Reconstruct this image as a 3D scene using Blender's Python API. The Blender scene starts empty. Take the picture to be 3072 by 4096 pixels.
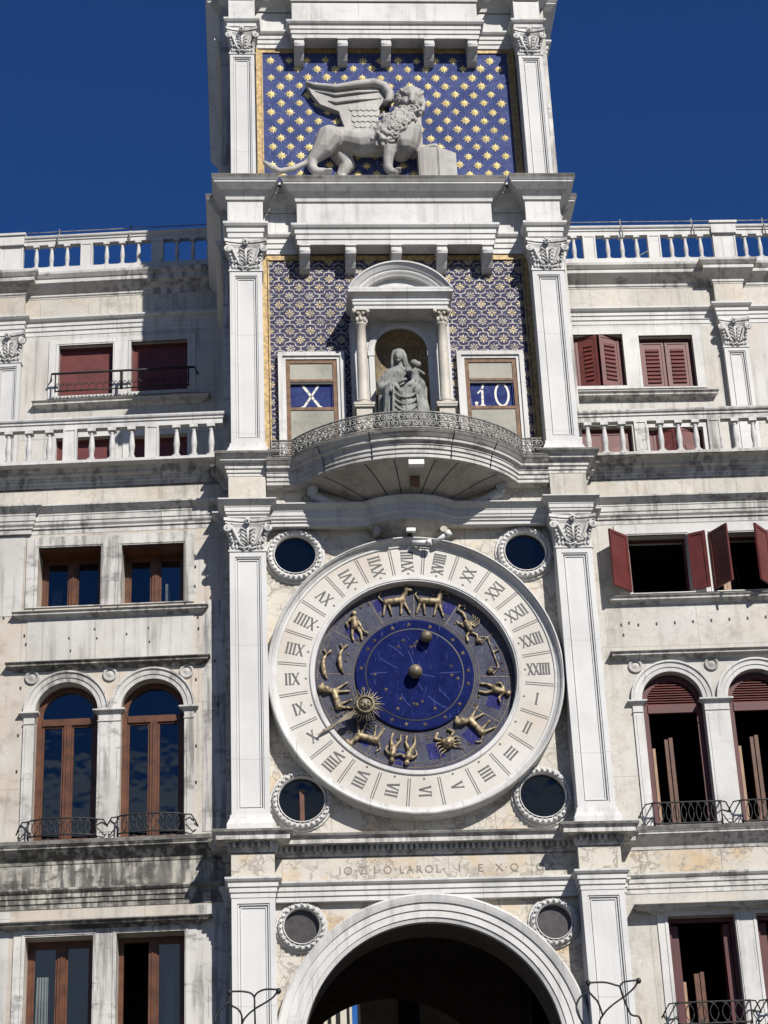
import bpy, bmesh, math, random
from mathutils import Vector, Matrix
R = math.radians
PI = math.pi
rnd = random.Random(7)
S = bpy.context.scene
COL = S.collection
GZ = -13.7                                   # piazza level; the clock's centre is the origin

# ------------------------------------------------------------------ camera
def set_camera():
    p, y, r = R(26.09166), R(4.26565), R(-2.53412)
    fw = Vector((math.sin(y)*math.cos(p), math.cos(y)*math.cos(p), math.sin(p)))
    rt0 = Vector((math.cos(y), -math.sin(y), 0)); up0 = rt0.cross(fw)
    rt = math.cos(r)*rt0 + math.sin(r)*up0; up = -math.sin(r)*rt0 + math.cos(r)*up0
    cd = bpy.data.cameras.new('camera'); co = bpy.data.objects.new('camera', cd); COL.objects.link(co)
    cd.sensor_fit = 'VERTICAL'; cd.sensor_height = 36; cd.sensor_width = 27
    cd.lens = 8342.563/4096*36
    cd.clip_start = .1; cd.clip_end = 3000
    m = Matrix((rt, up, -fw)).transposed().to_4x4()
    m.translation = (-2.7004, -30.5173, -12.1393)
    co.matrix_world = m
    S.camera = co
set_camera()
# ------------------------------------------------------------------ sky + sun
SUN = Vector((.50, -1.0, .87)).normalized()   # towards the sun
def set_light():
    w = bpy.data.worlds.new('World'); S.world = w; w.use_nodes = True
    nt = w.node_tree; nt.nodes.clear()
    out = nt.nodes.new('ShaderNodeOutputWorld'); bg = nt.nodes.new('ShaderNodeBackground')
    sky = nt.nodes.new('ShaderNodeTexSky'); sky.sky_type = 'NISHITA'; sky.sun_disc = False
    sky.sun_elevation = math.asin(SUN.z); sky.sun_rotation = math.atan2(SUN.x, SUN.y)
    sky.altitude = 300; sky.air_density = 1.0; sky.dust_density = 0.0; sky.ozone_density = 5.0
    # a bank of cloud low over the southern side of the square (mirrored in the panes)
    tc = nt.nodes.new('ShaderNodeTexCoord'); sp = nt.nodes.new('ShaderNodeSeparateXYZ')
    nt.links.new(tc.outputs['Generated'], sp.inputs[0])
    no = nt.nodes.new('ShaderNodeTexNoise'); no.inputs['Scale'].default_value = 5; no.inputs['Detail'].default_value = 3.5
    nt.links.new(tc.outputs['Generated'], no.inputs['Vector'])
    def mth(op, a, b, clamp=False):
        n = nt.nodes.new('ShaderNodeMath'); n.operation = op; n.use_clamp = clamp
        for i, x in enumerate((a, b)):
            if isinstance(x, (int, float)): n.inputs[i].default_value = x
            else: nt.links.new(x, n.inputs[i])
        return n.outputs[0]
    south = mth('MULTIPLY', mth('SUBTRACT', mth('MULTIPLY', sp.outputs[1], -1), .55), 6, True)
    low = mth('MULTIPLY', mth('SUBTRACT', .338, sp.outputs[2]), 45, True)
    cl = mth('MULTIPLY', mth('SUBTRACT', no.outputs[0], .12), 3.2, True)
    f = mth('MULTIPLY', mth('MULTIPLY', south, low), mth('MULTIPLY', cl, .8))
    mx = nt.nodes.new('ShaderNodeMix'); mx.data_type = 'RGBA'
    nt.links.new(f, mx.inputs[0]); mx.inputs[7].default_value = (5.0, 6.3, 8.0, 1)
    hs = nt.nodes.new('ShaderNodeMix'); hs.data_type = 'RGBA'; hs.blend_type = 'MULTIPLY'; hs.inputs[0].default_value = 1
    nt.links.new(sky.outputs[0], hs.inputs[6]); hs.inputs[7].default_value = (.29, .56, .98, 1)
    bg.inputs[1].default_value = .052
    nt.links.new(hs.outputs[2], mx.inputs[6]); nt.links.new(mx.outputs[2], bg.inputs[0]); nt.links.new(bg.outputs[0], out.inputs[0])
    ld = bpy.data.lights.new('sun', 'SUN'); ld.energy = 5.0; ld.angle = R(.53); ld.color = (1, .95, .88)
    lo = bpy.data.objects.new('sun', ld); COL.objects.link(lo)
    lo.rotation_euler = (-SUN).to_track_quat('-Z', 'Y').to_euler(); lo.location = SUN*60
set_light()
S.view_settings.view_transform = 'Standard'; S.view_settings.look = 'None'
S.view_settings.exposure = 0.48; S.view_settings.gamma = 1.0; S.view_settings.use_curve_mapping = False
if S.render.engine != 'CYCLES': S.render.engine = 'CYCLES'
S.cycles.max_bounces = 6; S.cycles.diffuse_bounces = 2

# ------------------------------------------------------------------ materials
class NT:
    def __init__(s, name):
        s.m = bpy.data.materials.new(name); s.m.use_nodes = True
        s.t = s.m.node_tree; s.b = s.t.nodes['Principled BSDF']
        s.co = s.t.nodes.new('ShaderNodeTexCoord').outputs['Object']
    def lk(s, a, b): s.t.links.new(a, b)
    def n(s, t): return s.t.nodes.new(t)
    def put(s, sock, x):
        if isinstance(x, bpy.types.NodeSocket): s.lk(x, sock)
        elif isinstance(x, (tuple, list)) and len(x) == 3 and sock.type == 'RGBA': sock.default_value = (*x, 1)
        else: sock.default_value = x
    def math(s, op, a, b=0., clamp=False):
        n = s.n('ShaderNodeMath'); n.operation = op; n.use_clamp = clamp
        s.put(n.inputs[0], a); s.put(n.inputs[1], b); return n.outputs[0]
    def scale(s, v, k):
        n = s.n('ShaderNodeVectorMath'); n.operation = 'MULTIPLY'; s.lk(v, n.inputs[0]); n.inputs[1].default_value = k
        return n.outputs[0]
    def vadd(s, a, b):
        n = s.n('ShaderNodeVectorMath'); n.operation = 'ADD'; s.put(n.inputs[0], a); s.put(n.inputs[1], b); return n.outputs[0]
    def noise(s, sc, det=4, rough=.55, vec=None, col=False):
        n = s.n('ShaderNodeTexNoise'); n.inputs['Scale'].default_value = sc; n.inputs['Detail'].default_value = det
        n.inputs['Roughness'].default_value = rough; s.lk(vec or s.co, n.inputs['Vector'])
        return n.outputs['Color'] if col else n.outputs[0]
    def step(s, x, a, b):                      # smooth 0..1 from a to b
        n = s.n('ShaderNodeMapRange'); n.interpolation_type = 'SMOOTHSTEP'; s.put(n.inputs[0], x)
        n.inputs[1].default_value = a; n.inputs[2].default_value = b; return n.outputs[0]
    def mix(s, f, a, b, bl='MIX'):
        n = s.n('ShaderNodeMix'); n.data_type = 'RGBA'; n.blend_type = bl
        s.put(n.inputs[0], f); s.put(n.inputs[6], a); s.put(n.inputs[7], b); return n.outputs[2]
    def xyz(s, v=None):
        n = s.n('ShaderNodeSeparateXYZ'); s.lk(v or s.co, n.inputs[0]); return n.outputs
    def vor(s, sc, vec=None, feat='DISTANCE_TO_EDGE'):
        n = s.n('ShaderNodeTexVoronoi'); n.feature = feat; n.inputs['Scale'].default_value = sc
        s.lk(vec or s.co, n.inputs['Vector']); return n.outputs[0]
    def white(s, x):
        n = s.n('ShaderNodeTexWhiteNoise'); n.noise_dimensions = '2D' if isinstance(x, bpy.types.NodeSocket) and x.type == 'VECTOR' else '1D'
        if n.noise_dimensions == '1D': s.put(n.inputs['W'], x)
        else: s.lk(x, n.inputs['Vector'])
        return n.outputs[0]
    def bump(s, h, st, dist=.02):
        n = s.n('ShaderNodeBump'); n.inputs['Strength'].default_value = st; n.inputs['Distance'].default_value = dist
        s.lk(h, n.inputs['Height']); s.lk(n.outputs[0], s.b.inputs['Normal'])
    def done(s, col, rough=.6, metal=0., spec=.4):
        s.put(s.b.inputs['Base Color'], col); s.put(s.b.inputs['Roughness'], rough); s.b.inputs['Metallic'].default_value = metal
        s.b.inputs['Specular IOR Level'].default_value = spec
        return s.m

def stone(name, base, alt, grime=(.10, .09, .08), streak=0., stain=0., blot=0., vein=0., veincol=(.33, .29, .25), warm=None, warmamt=0.,
          joint=0., jh=0., blockvar=0., rough=.62, bump=.25, streakz=.55, th=0.):
    t = NT(name)
    base, alt = tuple(v*.73 for v in base), tuple(v*.70 for v in alt)
    grime = tuple(v*.75 for v in grime); veincol = tuple(v*.75 for v in veincol); warm = warm and tuple(v*.72 for v in warm)
    big = t.step(t.noise(.9, 5), .35, .68)
    c = t.mix(big, base, alt)
    if blockvar:
        x, y, z = t.xyz()
        k = t.math('ADD', t.math('FLOOR', t.math('DIVIDE', x, joint or 1.0)), t.math('MULTIPLY', t.math('FLOOR', t.math('DIVIDE', z, jh or 50.)), 7.31))
        w = t.white(k)
        c = t.mix(t.math('MULTIPLY', t.math('SUBTRACT', w, .0), blockvar), c, tuple(v*.72 for v in alt))
    if warm:
        c = t.mix(t.math('MULTIPLY', t.step(t.noise(1.1, 6, .6, t.vadd(t.co, (13., 4., 7.))), .48, .68), warmamt), c, warm)
    fine = t.noise(38, 3)
    c = t.mix(.10, c, t.mix(fine, (.2, .2, .2), (1, 1, 1)), 'OVERLAY')
    if vein:
        wv = t.vadd(t.co, t.scale(t.noise(2.2, 5, .6, col=True), (.9, .9, .9)))
        e = t.vor(2.3, wv)
        m = t.math('MULTIPLY', t.math('SUBTRACT', 1., t.step(e, .0, .075)), t.step(t.noise(1.7, 3), .36, .56))
        e2 = t.vor(5.5, wv)
        m2 = t.math('MULTIPLY', t.math('SUBTRACT', 1., t.step(e2, .0, .09)), t.step(t.noise(2.3, 3, .5, t.vadd(t.co, (3., 9., 1.))), .44, .60))
        c = t.mix(t.math('MULTIPLY', t.math('MAXIMUM', m, m2), vein), c, veincol)
    if blot:
        m = t.step(t.noise(2.0, 7, .65, t.vadd(t.co, (1., 2., 31.))), .52, .70)
        c = t.mix(t.math('MULTIPLY', m, blot), c, tuple(v*.45 for v in base))
    if streak:
        v = t.scale(t.co, (8., 8., streakz))
        m = t.math('MULTIPLY', t.step(t.noise(1., 5, .6, v), .47-th, .66-th), t.step(t.noise(.8, 3, .5, t.vadd(t.co, (5., 1., 2.))), .36-th, .58-th))
        c = t.mix(t.math('MULTIPLY', m, streak), c, grime)
    if stain:
        m = t.step(t.noise(2.6, 8, .72, t.scale(t.co, (.8, .8, 1.6))), .54-th*.6, .66-th*.6)
        c = t.mix(t.math('MULTIPLY', m, stain), c, grime)
    if joint:
        x, y, z = t.xyz()
        sh = t.math('MULTIPLY', t.math('FLOOR', t.math('ADD', t.math('DIVIDE', z, jh if 0 < jh < 10 else .47), .71 if 0 < jh < 10 else 0.)), .387)
        j = t.math('ABSOLUTE', t.math('SUBTRACT', t.math('FRACT', t.math('ADD', t.math('DIVIDE', x, joint), sh)), .5))
        m = t.math('LESS_THAN', j, .007/joint)
        if jh:
            jz = t.math('ABSOLUTE', t.math('SUBTRACT', t.math('FRACT', t.math('ADD', t.math('DIVIDE', z, jh), .21)), .5))
            m = t.math('MAXIMUM', m, t.math('LESS_THAN', jz, .007/jh))
        c = t.mix(t.math('MULTIPLY', m, .42), c, grime)
    t.bump(t.math('ADD', t.math('MULTIPLY', fine, .4), t.noise(9, 5)), bump, .012)
    return t.done(c, rough)

def plain(name, col, rough=.5, var=.25, sc=6, metal=0., spec=.4, bump=.1):
    t = NT(name); col = tuple(v*.74 for v in col)
    c = t.mix(t.step(t.noise(sc, 5), .3, .7), tuple(v*(1-var) for v in col), tuple(min(1, v*(1+var*.6)) for v in col))
    t.bump(t.noise(sc*5, 4), bump, .006)
    return t.done(c, rough, metal, spec)

M = {}
M['stone'] = stone('istrian_stone', (.66, .655, .64), (.58, .575, .56), streak=.35, blot=.28, stain=.18, grime=(.20, .19, .18), joint=1.43, blockvar=.12)
M['shaft'] = stone('pilaster_stone', (.64, .64, .63), (.58, .58, .575), streak=.12, blot=.12, grime=(.33, .32, .31), jh=1.9, joint=60., bump=.15)
M['cream'] = stone('cream_stone', (.62, .58, .50), (.54, .52, .47), streak=.45, blot=.5, vein=.35, warm=(.52, .42, .31), warmamt=.45, grime=(.17, .155, .14), joint=.93, blockvar=.45)
M['marble'] = stone('veined_marble', (.62, .575, .49), (.60, .57, .52), vein=.85, veincol=(.26, .225, .185), warm=(.56, .41, .235), warmamt=.9, blot=.45, joint=1.27, jh=1.6, blockvar=.3)
M['dialmarble'] = stone('dial_marble', (.62, .60, .56), (.55, .525, .475), warm=(.55, .46, .36), warmamt=.45, blot=.12, bump=.12)
M['lwall'] = stone('peach_marble_wall', (.565, .49, .405), (.545, .51, .45), warm=(.60, .60, .58), warmamt=.6, blot=.65, streak=.4, stain=.25, joint=1.15, jh=2.1, blockvar=.3, grime=(.17, .15, .13))
M['rwall'] = stone('cream_marble_wall', (.60, .585, .545), (.53, .515, .47), warm=(.53, .44, .33), warmamt=.4, blot=.6, vein=.35, streak=.28, joint=1.5, jh=2.2, blockvar=.3, grime=(.2, .18, .15))
M['upwall'] = stone('upper_wall_stone', (.61, .60, .57), (.53, .515, .475), warm=(.50, .44, .37), warmamt=.5, streak=.4, blot=.35, joint=.85, jh=5., blockvar=.25)
M['dirty'] = stone('weathered_stone', (.50, .48, .42), (.33, .315, .275), grime=(.045, .041, .038), streak=.85, stain=.8, blot=.6, joint=1.25, streakz=1.1, th=.09)
M['worn'] = stone('stained_stone', (.62, .605, .575), (.50, .485, .455), grime=(.075, .07, .066), streak=.65, stain=.55, blot=.35, joint=1.3, streakz=.8, th=.03)
M['aged_shaded'] = stone('aged_shaded_soffit_stone', (.58, .54, .48), (.44, .41, .36), streak=.4, blot=.5, stain=.3, grime=(.09, .08, .07), rough=.75)  # stained stone, colour also darkened to deepen the shade of the undersides
M['crust'] = stone('black_crust', (.20, .19, .175), (.11, .105, .098), grime=(.035, .033, .03), streak=.5, stain=.6, rough=.85, th=.05)
M['statue'] = stone('statue_marble', (.50, .485, .46), (.36, .345, .32), grime=(.12, .11, .10), streak=.45, blot=.5, stain=.25, rough=.65)
M['hollow_shade'] = plain('painted_hollow_shade', (.16, .15, .14), .8, .2, 6)  # dark colour painting the shade of carved eyes, nostrils and mouths
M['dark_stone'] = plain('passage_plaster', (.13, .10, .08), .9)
M['terracotta'] = plain('brown_wood', (.115, .042, .018), .45, .35, 5)
M['redwood'] = plain('red_paint', (.125, .024, .020), .5, .22, 4)
M['redwood2'] = plain('dark_red_paint', (.088, .016, .018), .5, .22, 4)
M['rust'] = plain('rusty_frame', (.20, .11, .06), .7, .4, 9)
M['iron'] = plain('wrought_iron', (.030, .030, .032), .55, .3, 10, .3)
M['greyiron'] = plain('weathered_copper_grille', (.27, .265, .25), .6, .45, 12, .2)
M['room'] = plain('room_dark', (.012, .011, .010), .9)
M['curtain'] = plain('curtain_cloth', (.62, .58, .52), .9, .15, 3)
M['lamp'] = plain('lamp_housing', (.78, .78, .77), .4, .05, 4)
M['lampglass'] = plain('lamp_front', (.30, .30, .30), .3, .1, 4)
M['numeral'] = plain('lead_inlay', (.10, .098, .10), .6, .3, 10)
M['black'] = plain('black_paint', (.012, .012, .012), .5)
M['bronze'] = plain('weathered_bronze', (.27, .275, .26), .75, .45, 5, 0., .25)
M['darkbronze'] = plain('dark_bronze', (.20, .165, .115), .5, .4, 8, .25)
def gold(name, col, rough, metal, dark):
    t = NT(name); col = tuple(v*.78 for v in col)
    c = t.mix(t.step(t.noise(14, 5), .38, .66), tuple(v*dark for v in col), col)
    t.bump(t.noise(40, 3), .25, .006)
    return t.done(c, rough, metal)
M['gold'] = gold('gold_leaf', (.86, .70, .30), .5, .15, .7)
M['oldgold'] = gold('worn_gilding', (.46, .36, .21), .5, .2, .26)
M['frame_gold'] = gold('gilded_frame', (.50, .35, .15), .5, .2, .55)
M['petal'] = gold('pale_mosaic', (.50, .455, .38), .6, 0., .4)
M['petalgold'] = gold('dull_gold_mosaic', (.62, .49, .25), .55, .1, .55)
M['white_mosaic'] = gold('white_mosaic', (.44, .415, .37), .6, 0., .38)
def mosaic(name, a, b, c2, rough=.35):
    t = NT(name); a, b, c2 = (tuple(v*.72 for v in x) for x in (a, b, c2))
    tes = t.vor(95, feat='F1'); cel = t.n('ShaderNodeTexVoronoi'); cel.inputs['Scale'].default_value = 60; t.lk(t.co, cel.inputs['Vector'])
    sp = t.n('ShaderNodeSeparateColor'); t.lk(cel.outputs['Color'], sp.inputs[0])
    c = t.mix(t.step(t.noise(3.2, 6, .65), .35, .65), a, b)
    c = t.mix(t.math('MULTIPLY', t.math('GREATER_THAN', sp.outputs[0], .8), .55), c, c2)
    v = t.scale(t.co, (22, 22, 5))
    c = t.mix(t.math('MULTIPLY', t.step(t.noise(1, 4, .6, v), .6, .72), .35), c, tuple(min(1, x*2.5+.06) for x in b))
    t.bump(sp.outputs[1], .3, .006)
    return t.done(c, .9, 0., .05)
M['blue_mosaic'] = mosaic('blue_mosaic', (.058, .078, .20), (.092, .116, .265), (.034, .042, .115), .75)
M['dark_mosaic'] = mosaic('indigo_mosaic', (.052, .052, .115), (.082, .078, .150), (.034, .030, .05), .75)
M['gold_mosaic'] = mosaic('brown_gold_mosaic', (.22, .17, .11), (.34, .28, .18), (.10, .08, .06))
M['dial_blue'] = mosaic('dial_ultramarine', (.007, .013, .078), (.012, .020, .112), (.005, .008, .05), .75)
M['zodiac_blue'] = mosaic('zodiac_blue_grey', (.072, .072, .098), (.105, .112, .148), (.035, .038, .105), .75)
M['panel_blue'] = mosaic('hour_panel_blue', (.030, .038, .15), (.052, .075, .20), (.018, .024, .11), .7)
def glass(name, tint, wav=.35, ior=2.2):
    t = NT(name); nt = t.t
    tr = nt.nodes.new('ShaderNodeBsdfTransparent'); tr.inputs[0].default_value = (*tint, 1)
    gl = nt.nodes.new('ShaderNodeBsdfGlossy'); gl.inputs['Roughness'].default_value = .015
    fr = nt.nodes.new('ShaderNodeFresnel'); fr.inputs[0].default_value = ior
    b = nt.nodes.new('ShaderNodeBump'); b.inputs['Strength'].default_value = wav; b.inputs['Distance'].default_value = .02
    t.lk(t.noise(2.2, 2), b.inputs['Height']); t.lk(b.outputs[0], gl.inputs['Normal'])
    mx = nt.nodes.new('ShaderNodeMixShader'); t.lk(fr.outputs[0], mx.inputs[0]); t.lk(tr.outputs[0], mx.inputs[1]); t.lk(gl.outputs[0], mx.inputs[2])
    t.lk(mx.outputs[0], nt.nodes['Material Output'].inputs['Surface']); return t.m
M['glass'] = glass('window_glass', (.5, .55, .57), .35, 2.0)
M['darkglass'] = glass('roundel_glass', (.25, .27, .32), .35, 1.6)
t = NT('paving'); M['paving'] = t.done(t.mix(t.step(t.noise(.5, 5), .35, .65), (.06, .058, .055), (.085, .082, .078)), .8)

# ------------------------------------------------------------------ mesh builder (u along, d outwards, z up)
class MB:
    def __init__(s): s.v = []; s.f = []; s.xf = None; s.sm = []
    def add(s, pts, faces, smooth=False):
        o = len(s.v)
        for p in pts:
            q = Vector((p[0], -p[1], p[2]))
            if s.xf: q = s.xf @ q
            s.v.append(q)
        for f in faces: s.f.append([i+o for i in f]); s.sm.append(smooth)
        return s
    def box(s, u0, u1, d0, d1, z0, z1):
        return s.add([(u0,d0,z0),(u1,d0,z0),(u1,d1,z0),(u0,d1,z0),(u0,d0,z1),(u1,d0,z1),(u1,d1,z1),(u0,d1,z1)],
              [(0,1,2,3),(4,5,6,7),(0,1,5,4),(1,2,6,5),(2,3,7,6),(3,0,4,7)])
    def taper(s, u0, u1, d0, d1, z0, z1, k):   # box whose top is k wider on the three free sides
        return s.add([(u0,d0,z0),(u1,d0,z0),(u1,d1,z0),(u0,d1,z0),(u0-k,d0,z1),(u1+k,d0,z1),(u1+k,d1+k,z1),(u0-k,d1+k,z1)],
              [(0,1,2,3),(4,5,6,7),(0,1,5,4),(1,2,6,5),(2,3,7,6),(3,0,4,7)])
    def prism(s, out, d0, d1):
        n = len(out)
        return s.add([(u,d0,z) for u,z in out]+[(u,d1,z) for u,z in out],
              [tuple(range(n)), tuple(range(n,2*n))]+[(i,(i+1)%n,n+(i+1)%n,n+i) for i in range(n)])
    def frame(s, u0, u1, z0, z1, w, d0, d1, bottom=True):
        s.box(u0, u0+w, d0, d1, z0, z1); s.box(u1-w, u1, d0, d1, z0, z1); s.box(u0+w, u1-w, d0, d1, z1-w, z1)
        if bottom: s.box(u0+w, u1-w, d0, d1, z0, z0+w)
        return s
    def grid(s, rows, closed_u=False, smooth=True):
        nr, nc = len(rows), len(rows[0]); pts = [p for r in rows for p in r]; f = []
        for i in range(nr-1):
            for j in range(nc if closed_u else nc-1):
                k = (j+1) % nc; f.append((i*nc+j, i*nc+k, (i+1)*nc+k, (i+1)*nc+j))
        return s.add(pts, f, smooth)
    def tube(s, pts, r, n=6, cap=True):
        P = [Vector(p) for p in pts]; rows = []
        rr = r if isinstance(r, (list, tuple)) else [r]*len(P)
        ref = Vector((.31, .77, .55))
        for i, p in enumerate(P):
            t = (P[min(i+1, len(P)-1)]-P[max(i-1, 0)])
            t = t.normalized() if t.length > 1e-9 else Vector((0, 0, 1))
            a = t.cross(ref)
            if a.length < 1e-3: a = t.cross(Vector((1, 0, 0)))
            a.normalize(); b = t.cross(a)
            rows.append([tuple(p+(a*math.cos(2*PI*k/n)+b*math.sin(2*PI*k/n))*rr[i]) for k in range(n)])
        s.grid(rows, True)
        if cap:
            s.add(rows[0], [tuple(range(n))]); s.add(rows[-1], [tuple(range(n))])
        return s
    def ball(s, c, r, nu=10, nv=7, sc=(1, 1, 1)):
        rows = []
        for i in range(nv+1):
            a = PI*i/nv-PI/2
            q = max(math.cos(a), 1e-4)
            rows.append([(c[0]+r*sc[0]*q*math.cos(2*PI*k/nu), c[1]+r*sc[1]*q*math.sin(2*PI*k/nu), c[2]+r*sc[2]*math.sin(a)) for k in range(nu)])
        return s.grid(rows, True)
    def lathe(s, cu, cd, prof, n=14):          # upright: prof (r, z)
        return s.grid([[(cu+r*math.cos(2*PI*k/n), cd+r*math.sin(2*PI*k/n), z) for k in range(n)] for r, z in prof], True)
    def ring(s, cu, cz, prof, a0=0, a1=360, n=64, smooth=False):     # prof (r, d) turned about the outward axis
        full = abs(a1-a0) >= 360; m = n if full else n+1
        rows = [[(cu+r*math.cos(R(a0+(a1-a0)*k/n)), d, cz+r*math.sin(R(a0+(a1-a0)*k/n))) for k in range(m)] for r, d in prof]
        return s.grid(rows, full, smooth)
    def disc(s, cu, cz, r, d, n=48):
        return s.add([(cu+r*math.cos(2*PI*k/n), d, cz+r*math.sin(2*PI*k/n)) for k in range(n)], [tuple(range(n))])
    def sweep(s, path, prof):                  # moulding (out, z) along plan path (u, d), outwards on its camera side
        n = len(path); dirs = []
        for i in range(n-1):
            v = Vector((path[i+1][0]-path[i][0], path[i+1][1]-path[i][1])); v.normalize(); dirs.append(v)
        mit = []
        for i in range(n):
            a = dirs[max(i-1, 0)]; b = dirs[min(i, n-2)]
            n1 = Vector((-a.y, a.x)); n2 = Vector((-b.y, b.x)); k = 1+n1.dot(n2)
            mit.append((n1+n2)/max(k, .15))
        rows = [[(path[i][0]+mit[i].x*o, path[i][1]+mit[i].y*o, z) for i in range(n)] for o, z in prof]
        s.grid(rows, False, False)
        for i in (0, n-1): s.add([r[i] for r in rows], [tuple(range(len(prof)))])
        return s
    def wall(s, u0, u1, z0, z1, d, holes, depth=.3):
        """flat wall with openings (u0,u1,z0,z1,arch) and their reveals; arch: z1 is the crown of a half round head"""
        us = sorted({u0, u1, *[h[0] for h in holes], *[h[1] for h in holes]}); zs = sorted({z0, z1, *[h[2] for h in holes], *[h[3] for h in holes]})
        for i in range(len(us)-1):
            for j in range(len(zs)-1):
                a, b = (us[i]+us[i+1])/2, (zs[j]+zs[j+1])/2
                if any(h[0] < a < h[1] and h[2] < b < h[3] for h in holes): continue
                s.add([(us[i],d,zs[j]),(us[i+1],d,zs[j]),(us[i+1],d,zs[j+1]),(us[i],d,zs[j+1])], [(0,1,2,3)])
        for h in holes:
            a, b, c, e = h[:4]
            if len(h) > 4 and h[4]:
                r = (b-a)/2; cu = (a+b)/2; zc = e-r; N = 24
                arc = [(cu-r*math.cos(PI*k/N), zc+r*math.sin(PI*k/N)) for k in range(N+1)]
                for k in range(N):
                    p, q = arc[k], arc[k+1]
                    s.add([(p[0],d,p[1]),(q[0],d,q[1]),(q[0],d,e),(p[0],d,e)], [(0,1,2,3)])
                line = [(a, c)]+arc+[(b, c)]
            else: line = [(a, c), (a, e), (b, e), (b, c)]
            line = line+[line[0]]
            for p, q in zip(line, line[1:]):
                s.add([(p[0],d,p[1]),(q[0],d,q[1]),(q[0],d-depth,q[1]),(p[0],d-depth,p[1])], [(0,1,2,3)])
        return s
    def mesh(s, name, mat):
        me = bpy.data.meshes.new(name); me.from_pydata([tuple(v) for v in s.v], [], s.f); me.update()
        bm = bmesh.new(); bm.from_mesh(me)
        for f, k in zip(bm.faces, s.sm): f.smooth = k
        bmesh.ops.remove_doubles(bm, verts=bm.verts, dist=.0004)
        bmesh.ops.recalc_face_normals(bm, faces=bm.faces); bm.to_mesh(me); bm.free()
        me.materials.append(mat if not isinstance(mat, str) else M[mat]); return me

FR = {k: Matrix.Translation((x, y, z)) @ Matrix.Rotation(R(a), 4, 'Z') @ Matrix.Diagonal((q, q, q, 1)) for k, (x, y, z, a, q) in
      dict(T=(0, 0, 0, 0, 1), LL=(-3, .6, 0, -4, 1), RL=(3, .6, 0, -2.5, 1), LU=(-2.996, 3.32, -.17, -5, .986), RU=(2.92, 3.32, -.17, -1, .986), C=(-.016, 0, .078, 0, 1), D=(-.022, 0, .125, 0, 1)).items()}   # upper storeys: both frames scaled down about the camera, which brings their walls nearer
WM = {}
def thing(name, label, cat, frame, base, group=None):
    o = bpy.data.objects.new(name, None); COL.objects.link(o)
    u, d, z = base; m = FR[frame] @ Matrix.Translation((u, -d, z))
    o.matrix_world = m; o.empty_display_size = .2; WM[o.name] = m.copy(); o['label'] = label; o['category'] = cat
    if group: o['group'] = group
    return o
def link(name, me, parent, mat4):
    o = bpy.data.objects.new(name, me); COL.objects.link(o); WM[o.name] = mat4.copy()
    if parent: o.parent = parent; o.matrix_parent_inverse = Matrix.Identity(4); o.matrix_local = WM[parent.name].inverted() @ mat4
    else: o.matrix_world = mat4
    return o
def part(name, mb, mat, parent, frame='T', label=None, mat4=None):
    o = link(name, mb if isinstance(mb, bpy.types.Mesh) else mb.mesh(name, mat), parent, mat4 or FR[frame])
    if label: o['label'] = label
    return o
def at(frame, u, d, z, rot=0, sx=1, sy=1, sz=1):
    return FR[frame] @ Matrix.Translation((u, -d, z)) @ Matrix.Rotation(rot, 4, 'Z') @ Matrix.Diagonal((sx, sy, sz, 1))

def blob(name, chains, voxel, mat, smooth_it=2, fine=.45):
    """one continuous sculpted surface from chains of (point, radius)"""
    mb = MB()
    for ch in chains:
        if len(ch) == 1: mb.ball(ch[0][0], ch[0][1], 12, 8); continue
        for (p, r), (q, t) in zip(ch, ch[1:]):
            p, q = Vector(p), Vector(q); n = max(2, int((q-p).length/(min(r, t)*fine))+1)
            for i in range(n+1):
                k = i/n; mb.ball(p.lerp(q, k), r+(t-r)*k, 10, 7)
    me = mb.mesh(name, mat)
    o = bpy.data.objects.new(name, me); COL.objects.link(o)
    md = o.modifiers.new('r', 'REMESH'); md.mode = 'VOXEL'; md.voxel_size = voxel; md.use_smooth_shade = True
    if smooth_it:
        ms = o.modifiers.new('s', 'SMOOTH'); ms.iterations = smooth_it; ms.factor = .5
    dg = bpy.context.evaluated_depsgraph_get(); dg.update()
    me2 = bpy.data.meshes.new_from_object(o.evaluated_get(dg)); bpy.data.objects.remove(o); bpy.data.meshes.remove(me)
    me2.name = name
    if not me2.materials: me2.materials.append(M[mat])
    for p in me2.polygons: p.use_smooth = True
    return me2

# ------------------------------------------------------------------ moulding profiles
def cornice(z0, z1, out, back=-.3):
    h = z1-z0
    return [(back, z0), (.0, z0), (.0, z0+.05*h), (.025, z0+.08*h), (.035, z0+.20*h), (.045, z0+.24*h), (.055, z0+.27*h), (out*.50, z0+.42*h), (out*.84, z0+.64*h),
            (out*.86, z0+.65*h), (out*.86, z0+.71*h), (out*.90, z0+.73*h), (out*.985, z0+.80*h), (out, z0+.81*h), (out, z0+h), (0, z0+h+.03), (back, z0+h+.03)]
def cornB(z0, z1, out):
    h = z1-z0
    return [(-.25, z0), (.0, z0), (0, z0+.14*h), (.02, z0+.16*h), (.02, z0+.30*h), (.045, z0+.34*h), (.045, z0+.46*h), (.062, z0+.49*h), (.062, z0+.55*h), (out*.60, z0+.63*h), (out*.62, z0+.73*h),
            (out*.70, z0+.75*h), (out*.96, z0+.89*h), (out, z0+.90*h), (out, z1), (.0, z1+.02), (-.25, z1+.02)]
def crust(path, z0, z1, out, parent, frame='T'):
    """black weathering crust on the top fascia of a cornice, 3 mm proud of it"""
    m = MB(); m.sweep(path, [(out-.02, z0), (out+.003, z0), (out+.003, z1-.004), (out-.02, z1-.004)]); return part('weathering_crust', m, 'crust', parent, frame)
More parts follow.
